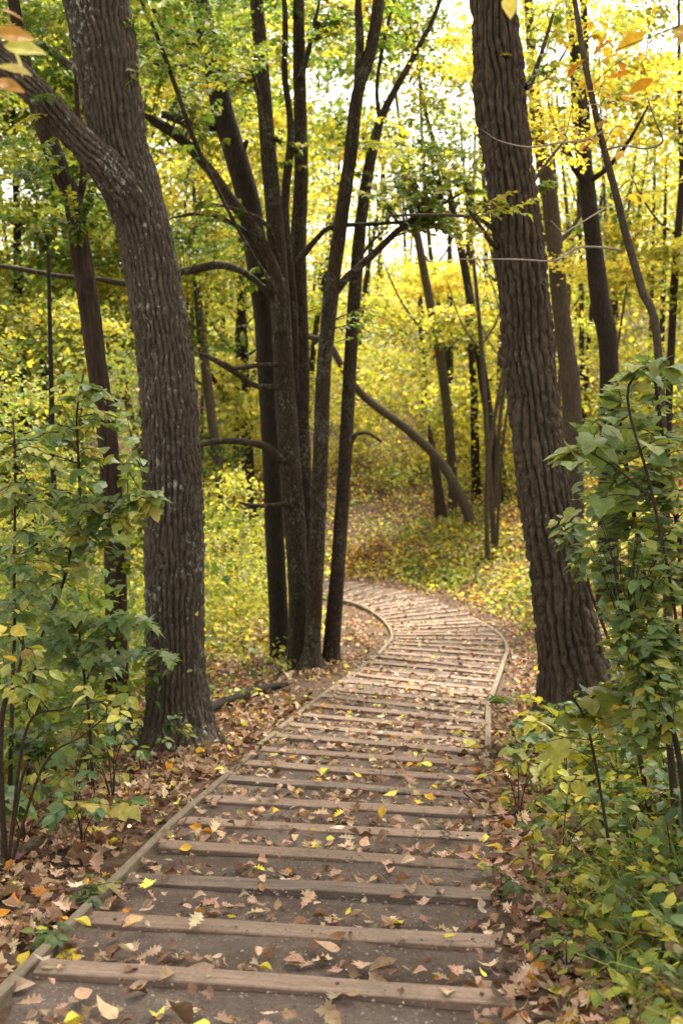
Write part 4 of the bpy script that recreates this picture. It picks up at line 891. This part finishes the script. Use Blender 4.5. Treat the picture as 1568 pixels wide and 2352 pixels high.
# pebbles in the gravel
a_ = np.linspace(0, 2 * np.pi, 6, endpoint=False)
PEB = (np.vstack([[(0, 0, 0.45)], np.column_stack([0.5 * np.cos(a_), 0.38 * np.sin(a_), 0.05 * np.ones(6)])]), np.array([(0, 1 + i, 1 + (i + 1) % 6) for i in range(6)]))
SPb = []
for i in range(ext - 1, ext + 14):
    m = 420
    s = np.where(rng.random(m) < 0.5, rng.uniform(0.3, 1, m), rng.uniform(0, 1, m)); t = rng.uniform(0.2, 0.98, m)
    for s_, t_ in zip(s, t):
        q = tread_point(i, s_, t_); SPb.append((q[0], q[1], TZ[i + 1] + 0.002))
n = len(SPb)
m_, t_n, o_n = new_mat('pebble'); pp = N(t_n, 'ShaderNodeBsdfPrincipled'); at_ = N(t_n, 'ShaderNodeAttribute', attribute_name='Col'); t_n.links.new(at_.outputs[0], pp.inputs['Base Color']); pp.inputs['Roughness'].default_value = 0.9; t_n.links.new(pp.outputs[0], o_n.inputs[0])
o = link('gravel', leaves_mesh('gravel', [PEB], np.array(SPb), rng.uniform(0.006, 0.016, n), rng.uniform(0, 6.28, n), rng.normal(0, 0.2, n), rng.normal(0, 0.2, n), np.array([0.17, 0.135, 0.115]) * np.exp(rng.normal(0, 0.35, (n, 1))), m_)); tag(o, 'pale pebbles pressed into the path', 'gravel', kind='stuff')

rng = np.random.default_rng(108)
# ------------------------------------------------------------------ near shrubs and saplings
def shrub(name, label, stems, spots, n, nleaf, size, mix, tmpl, key, nobj, tw=0.0035, cat='shrub', mat=M_TWIG, group=None, droop=0.35):
    """stems: lists of (x, y, width, Y) in the picture; the first point stands on the ground"""
    S4 = []
    for st in stems:
        a = np.array(st, float); p = at(a[:, 0], a[:, 1], a[:, 3]); r = a[:, 2] / 2 * mpp(a[:, 0], a[:, 1], a[:, 3]); S4.append(np.column_stack([p, r]))
    b = S4[0][0, :3]; root = empty(name, (b[0], b[1], gz(b[0], b[1]))); tag(root, label, cat, group)
    sk = []
    for q in S4:
        if q is S4[0] or True:
            zg = gz(q[0, 0], q[0, 1])
            if q[0, 2] - zg < 0.6: q[0, 2] = zg - 0.05
        limb_obj('stem', tube(q, 8, 0.05, None, int(rng.integers(1e5)), bump=0.12), mat, root); sk.append(catmull(q, 10)[4:])
    tg = []; tot = sum(s_[5] for s_ in spots)
    for (px, py, rx, ry, Y, wgt, dy) in spots:
        m = max(1, int(round(n * wgt / tot))); a = rng.uniform(-1, 1, (m, 2)); tg.append(at(px + a[:, 0] * rx, py + a[:, 1] * ry, Y + rng.uniform(-dy, dy, m)))
    tg = np.vstack(tg); zg = ground(tg[:, 0], tg[:, 1])[0]; tg[:, 2] = np.maximum(tg[:, 2], zg + 0.08)
    tb, arr = spray_set(np.vstack(sk), tg, nleaf, size, mix, tw, droop=droop)
    o = limb_obj('twigs', tb, mat, root); o['kind'] = 'stuff'
    put_leaves(root, key, tmpl, arr, nobj)
    return root
# right bank
BG = [('dogwood', 5), ('lime', 1.3), ('yellow', 0.1)]
shrub('dogwood_shrub', 'tall leafy green shrub overhanging from the right picture edge', [
    [(1560,2030,20,5.4),(1535,1700,16,5.5),(1490,1400,14,5.6),(1450,1150,10,5.6),(1420,950,6,5.6)], [(1590,2040,20,5.2),(1580,1600,16,5.3),(1560,1250,14,5.4),(1520,1000,10,5.5),(1500,850,6,5.5)], [(1590,2000,18,5.0),(1560,1750,14,5.0),(1500,1560,10,5.0),(1440,1480,6,5.0)], [(1640,2000,20,5.6),(1640,1400,16,5.6),(1600,1000,10,5.6)]],
    [(1490,900,90,70,5.5,10,0.4),(1450,1060,120,90,5.5,22,0.5),(1500,1180,90,90,5.3,16,0.5),(1420,1200,100,80,5.4,14,0.4),(1480,1330,95,70,5.2,14,0.4),(1500,1480,90,70,5.0,14,0.3),(1480,1530,80,60,5.0,12,0.3),(1520,1620,60,60,4.8,10,0.3),(1440,1700,80,50,5.0,6,0.3)],
    400, 7, 0.08, BG, T_OVAL, 'oval', 300, 0.0026, droop=0.08)
shrub('grape_vine', 'vine with broad lobed leaves climbing over the right-hand shrub', [
    [(1600,1950,10,5.0),(1560,1500,8,5.0),(1500,1150,7,5.0),(1440,900,6,5.0),(1530,820,5,5.0)], [(1500,1150,6,5.0),(1420,1080,5,5.0),(1340,1030,4,5.0)]],
    [(1480,830,80,25,5.0,5,0.2),(1330,1040,40,30,5.0,3,0.2),(1400,960,60,60,5.0,4,0.2),(1380,1130,60,40,5.0,3,0.2),(1500,1000,60,60,4.9,3,0.2)], 18, 3, 0.13, [('dogwood', 3), ('lime', 1.2)], T_GRAPE, 'grape', 60, 0.003, 'vine')
shrub('dogwood_shrub', 'low leafy branch reaching left across the base of the furrowed oak', [
    [(1500,1900,12,6.3),(1440,1600,9,6.3),(1370,1400,7,6.3),(1310,1240,4,6.3)]],
    [(1310,1220,40,50,6.3,8,0.2),(1350,1320,50,50,6.3,7,0.3),(1430,1420,40,50,6.2,6,0.3),(1440,1600,60,40,5.8,6,0.3)], 34, 6, 0.085, [('green', 2), ('bluegreen', 2), ('lime', 1)], T_OVAL, 'oval', 160, 0.0025)
shrub('maple_sapling', 'yellowing broad-leaved sapling at the foot of the furrowed oak', [
    [(1420,1930,8,5.2),(1360,1720,6,5.2),(1320,1610,5,5.2),(1280,1590,3,5.2)]], [(1310,1630,40,26,5.2,3,0.2),(1420,1600,50,30,5.1,4,0.2),(1230,1720,40,26,5.3,3,0.2)], 11, 4, 0.125, [('lime', 3), ('yellow', 0.6), ('green', 1)], T_GRAPE, 'grape', 50, 0.0025, 'sapling')
rng = np.random.default_rng(109)
# left side
MG = [('dogwood', 3), ('green', 1.6), ('lime', 1.6), ('yellow', 0.35)]
shrub('maple_sapling', 'tall thin sapling with broad green leaves in front of the dead trunk', [
    [(69,1830,13,7.4),(64,1653,11,7.4),(77,1566,10,7.4),(103,1443,9,7.3),(143,1346,8,7.3),(164,1261,8,7.2),(184,1169,7,7.2),(180,1040,6,7.2),(177,950,5,7.1),(192,860,4,7.1)], [(164,1261,6,7.2),(230,1200,5,7.1),(300,1170,4,7.0),(350,1165,3,6.9)]],
    [(200,900,90,50,7.1,8,0.4),(120,1030,110,50,7.1,10,0.5),(260,1010,50,60,7.0,7,0.4),(300,1165,60,40,6.9,7,0.3),(120,1180,110,50,7.1,12,0.5),(240,1240,80,50,7.0,9,0.4),(90,1330,90,60,7.2,10,0.4)],
    80, 7, 0.098, MG, T_GRAPE + T_OVAL[:1], 'sap', 290, 0.003, 'sapling')
shrub('maple_sapling', 'leafy sapling with a straight stem at the left picture edge', [
    [(20,1850,12,6.6),(30,1560,9,6.6),(34,1450,8,6.6),(33,1320,7,6.6),(36,1066,5,6.5),(30,960,4,6.5)]],
    [(60,1040,90,40,6.5,9,0.3),(50,1160,80,50,6.5,10,0.3),(60,1280,90,50,6.5,9,0.3),(40,1400,70,50,6.5,9,0.3)], 52, 7, 0.09, MG, T_OVAL, 'oval', 200, 0.003, 'sapling')
shrub('maple_sapling', 'low maple sapling with flat grey-green leaf tiers before the dead trunk', [
    [(215,1800,8,7.0),(205,1650,7,7.0),(190,1520,6,6.9),(180,1430,4,6.9)], [(200,1560,4,6.9),(260,1450,4,6.8),(330,1440,3,6.7),(400,1510,2,6.6)]],
    [(200,1420,90,20,6.8,8,0.3),(300,1425,60,16,6.7,6,0.2),(380,1510,40,14,6.6,3,0.15),(190,1510,90,25,6.8,8,0.3),(120,1480,90,30,6.8,6,0.3)], 40, 5, 0.12, [('dogwood', 4), ('bluegreen', 1)], T_MAPLE, 'maple', 160, 0.0025, 'sapling')
shrub('twiggy_shrub', 'bare-stemmed shrub with arching twigs and few yellow leaves at lower left', [
    [(12,1960,16,5.2),(2,1750,14,5.2),(10,1620,12,5.2),(40,1555,9,5.2),(55,1480,7,5.2)], [(5,1760,9,5.2),(60,1680,7,5.1),(140,1630,5,5.0),(240,1610,3,5.0)], [(0,1720,8,5.2),(60,1760,6,5.1),(110,1830,5,5.0)], [(10,1900,8,5.2),(100,1760,6,5.1),(190,1690,4,5.0),(300,1600,3,5.0)]],
    [(120,1560,120,40,5.1,8,0.3),(200,1640,100,40,5.1,6,0.3),(70,1480,70,50,5.2,6,0.3)], 20, 5, 0.085, [('lime', 2), ('yellow', 1.4), ('orange', 0.7), ('green', 1)], T_OVAL, 'oval', 110, 0.003)

rng = np.random.default_rng(110)
# low plants: each a few stems with paired leaves
def herb(px, py, h, ns, size, mix, tmpl, key, label, cat='plant', nper=5):
    Y = ground_hit(px, py); b = at(np.array(float(px)), np.array(float(py)), np.array(Y)); b[2] = gz(b[0], b[1])
    root = empty('low_plant', b); tag(root, label, cat, 'low plants beside the path'); sk = []; tg = []
    for _ in range(ns):
        a = rng.uniform(0, 6.28); l = rng.uniform(0.15, 0.6) * h; top = b + np.array([math.cos(a) * l, math.sin(a) * l, h * rng.uniform(0.6, 1.0)])
        q = np.vstack([b + np.array([0, 0, -0.03]), b + (top - b) * np.array([0.3, 0.3, 0.6]), top]); r = np.array([0.004, 0.003, 0.0015])[:, None]
        limb_obj('stem', tube(np.hstack([q, r]), 5, 0.06), M_TWIG, root); sk.append(catmull(q, 6)[4:])
        for _k in range(2): tg.append(top + rng.normal(0, 0.35 * h, 3) * np.array([1, 1, 0.25]))
    tg = np.array(tg); tg[:, 2] = np.maximum(tg[:, 2], b[2] + 0.05)
    tb, arr = spray_set(np.vstack(sk), tg, nper, size, mix, 0.0015)
    o = limb_obj('twigs', tb, M_TWIG, root); o['kind'] = 'stuff'; put_leaves(root, key, tmpl, arr, 40)
HM = {'g': [('green', 2), ('bluegreen', 2), ('lime', 0.6)], 'l': [('lime', 3), ('green', 1), ('yellow', 0.3)], 'y': [('lime', 1), ('yellow', 2)]}
HERBS = [
 (1190,1880,0.45,4,0.10,'l','oval','bright green plant leaning over the right edging by the fourth timber'),
 (1300,1840,0.5,5,0.11,'l','grape','broad pale-leaved plant on the right bank beside the fifth timber'),
 (1420,1830,0.5,5,0.10,'g','oval','dense green plant on the right bank below the tall shrub'),
 (1530,1860,0.55,5,0.11,'g','oval','green plant cut by the right picture edge under the tall shrub'),
 (1200,1780,0.4,4,0.10,'g','grape','dark green plant touching the right edging near the seventh timber'),
 (1270,1740,0.35,4,0.09,'g','oval','small green plant in front of the furrowed oak'),
 (1380,1740,0.4,4,0.09,'g','oval','leafy plant in the litter right of the furrowed oak'),
 (1290,1990,0.35,3,0.10,'l','oval','yellow-green drooping plant on the bank by the third timber'),
 (1440,1990,0.4,4,0.10,'g','oval','green plant with a long dark stalk on the lower right bank'),
 (1540,2080,0.45,4,0.12,'g','lance','narrow-leaved plant at the lower right picture edge'),
 (1340,2120,0.22,3,0.07,'l','oval','tiny lime seedling among brown leaves at lower right'),
 (1480,2210,0.3,3,0.10,'l','oval','pale seedling near the bottom right corner'),
 (1300,2230,0.15,3,0.06,'g','oval','small sprig by the right end of the lowest full timber'),
 (1150,2080,0.12,3,0.06,'g','lance','grassy tuft at the right end of the dark timber'),
 (60,1960,0.4,4,0.11,'g','grape','plant with large drooping leaves above the dead branch at lower left'),
 (170,1900,0.4,5,0.10,'g','oval','dense green plant in the lower left undergrowth'),
 (260,1850,0.45,5,0.10,'g','maple','dark maple seedlings left of the big oak foot'),
 (100,1860,0.45,5,0.11,'g','grape','leafy plant behind the drooping plant at lower left'),
 (330,1790,0.4,5,0.09,'g','oval','green plant at the left foot of the big oak'),
 (410,1730,0.28,3,0.08,'l','oval','pale sprig growing against the big oak foot'),
 (190,1960,0.25,4,0.10,'g','oval','low plant at the edge of the litter strip on the left'),
 (200,2110,0.10,4,0.06,'g','oval','clover-like patch against the left edging near the second timber'),
 (100,2190,0.10,4,0.06,'g','oval','small green patch beside the lower left edging board'),
 (560,1640,0.25,4,0.07,'l','oval','sunlit green plant along the fallen log'),
 (640,1560,0.2,4,0.07,'l','oval','small plant at the foot of the maple clump'),
]
TM = {'oval': T_OVAL, 'grape': T_GRAPE, 'maple': T_MAPLE, 'lance': T_LANCE}
for (px, py, h, ns, sz, mx, key, lab) in HERBS: herb(px, py, h, ns, sz, HM[mx], TM[key], key, lab)

rng = np.random.default_rng(111)
# grass on the lower right bank
def d_grass(x, y, off, side): return np.where(side > 0, np.clip((off - 0.25) / 0.8, 0, 1), 0.0) * np.clip((9 - y) / 4, 0, 1) * np.clip((nz2(x, y, 1.6, 61) - 0.3) * 3, 0, 1)
p, off, side = pts_where(30000, (0.5, 4), (1.5, 9), d_grass)
BL = (np.array([(0, -0.012, 0), (0, 0.012, 0), (0.45, 0.012, 0.55), (0.45, -0.012, 0.55), (0.85, 0.008, 0.62), (0.85, -0.008, 0.62), (1.15, 0, 0.35)], float), np.array([(0, 1, 2), (0, 2, 3), (3, 2, 4), (3, 4, 5), (5, 4, 6)]))
n = len(p); o = link('grass', leaves_mesh('grass', [BL], p, rng.uniform(0.12, 0.34, n), rng.normal(3.3, 1.0, n), rng.normal(-0.1, 0.3, n), rng.normal(0, 0.3, n), pick([('green', 3), ('lime', 0.7), ('dead', 0.6)], n) * 0.9, M_LEAF)); tag(o, 'thin arching grass on the lower right bank', 'grass', kind='stuff')

# fallen log, dead branch
def ground_line(pts, lift=0.02):
    out = []
    for (px, py, w_) in pts:
        Y = ground_hit(px, py); b = at(np.array(float(px)), np.array(float(py)), np.array(Y)); r = w_ / 2 * float(mpp(np.array(float(px)), np.array(float(py)), np.array(Y)))
        out.append((b[0], b[1], gz(b[0], b[1]) + r * 0.7 + lift, r))
    return np.array(out)
for nm, lab, pts, mt in (('fallen_log', 'dark fallen log lying from the big oak foot towards the maple clump', [(470,1650,24),(520,1626,26),(570,1606,24),(620,1590,18),(660,1578,10)], M_BARK),
                         ('dead_branch', 'crooked grey-brown dead branch on the ground at the left picture edge', [(-60,2060,30),(0,2022,30),(45,1985,26),(80,1965,24),(125,1952,18)], M_GREYBARK)):
    q = ground_line(pts); r_ = empty(nm, q[0, :3]); tag(r_, lab, 'log' if 'log' in nm else 'branch'); limb_obj('wood', tube(q, 16, 0.06, (0.008, 0.03, 0.15), 5, bump=0.15), mt, r_)

# hanging twigs close to the camera, at the top of the picture
def hanging(name, label, stem, leaves, Y, size, mix, tmpl, key):
    q = pix_path(stem, Y); root = empty(name, q[0, :3]); tag(root, label, 'branch')
    limb_obj('twig', tube(q, 6, 0.03, None, 4, bump=0.1), M_TWIG, root); pr = leaf_proto(key, tmpl, M_LEAFO)
    for (px, py, sc, yaw, pit, rol) in leaves:
        b = at(np.array(float(px)), np.array(float(py)), np.array(Y + rng.uniform(-0.1, 0.1))); o = link('leaf', pr[rng.integers(len(pr))], root, b - q[0, :3])
        o.scale = (size * sc,) * 3; o.rotation_euler = (rol, pit, yaw); o.color = (*np.clip(pick(mix, 1, 0.1)[0], 0.01, 0.9), 1)
hanging('overhanging_twig', 'twig of yellow and brown leaves hanging in at the top left corner', [(-60,60,6),(-10,100,5),(30,120,4)],
    [(-10,75,0.9,0.2,0.1,1.0),(10,105,1.0,0.1,0.15,0.9),(30,110,0.7,0.3,1.2,0.3),(-15,150,0.9,0.0,0.1,0.5),(-20,185,0.8,0.1,0.2,0.8),(0,20,0.6,0.4,0.3,0.4)], 2.9, 0.10, [('yellow', 3), ('orange', 1.2)], T_OVAL + T_GRAPE[:1], 'hang')
hanging('overhanging_twig', 'twig of brown-orange leaves hanging in at the top right corner', [(1640,40,6),(1560,60,4),(1480,90,3),(1400,120,2)],
    [(1540,60,1.3,-1.2,0.5,0.9),(1480,75,0.9,2.6,0.4,0.5),(1455,160,0.9,2.9,0.3,0.3),(1415,90,0.8,3.3,0.5,0.3),(1350,130,0.8,3.0,0.7,0.2),(1500,180,0.8,2.5,0.4,0.4)], 4.0, 0.12, [('orange', 3), ('yellow', 1)], T_DEAD[:2] + T_OVAL[:1], 'hang2')
hanging('overhanging_twig', 'single yellow leaf hanging in front of the furrowed oak at the top', [(1180,-120,3),(1172,-60,2.5),(1166,-10,2)], [(1166,-12,1.0,-1.4,1.2,0.2)], 3.4, 0.075, [('yellow', 1)], T_OVAL, 'oval')
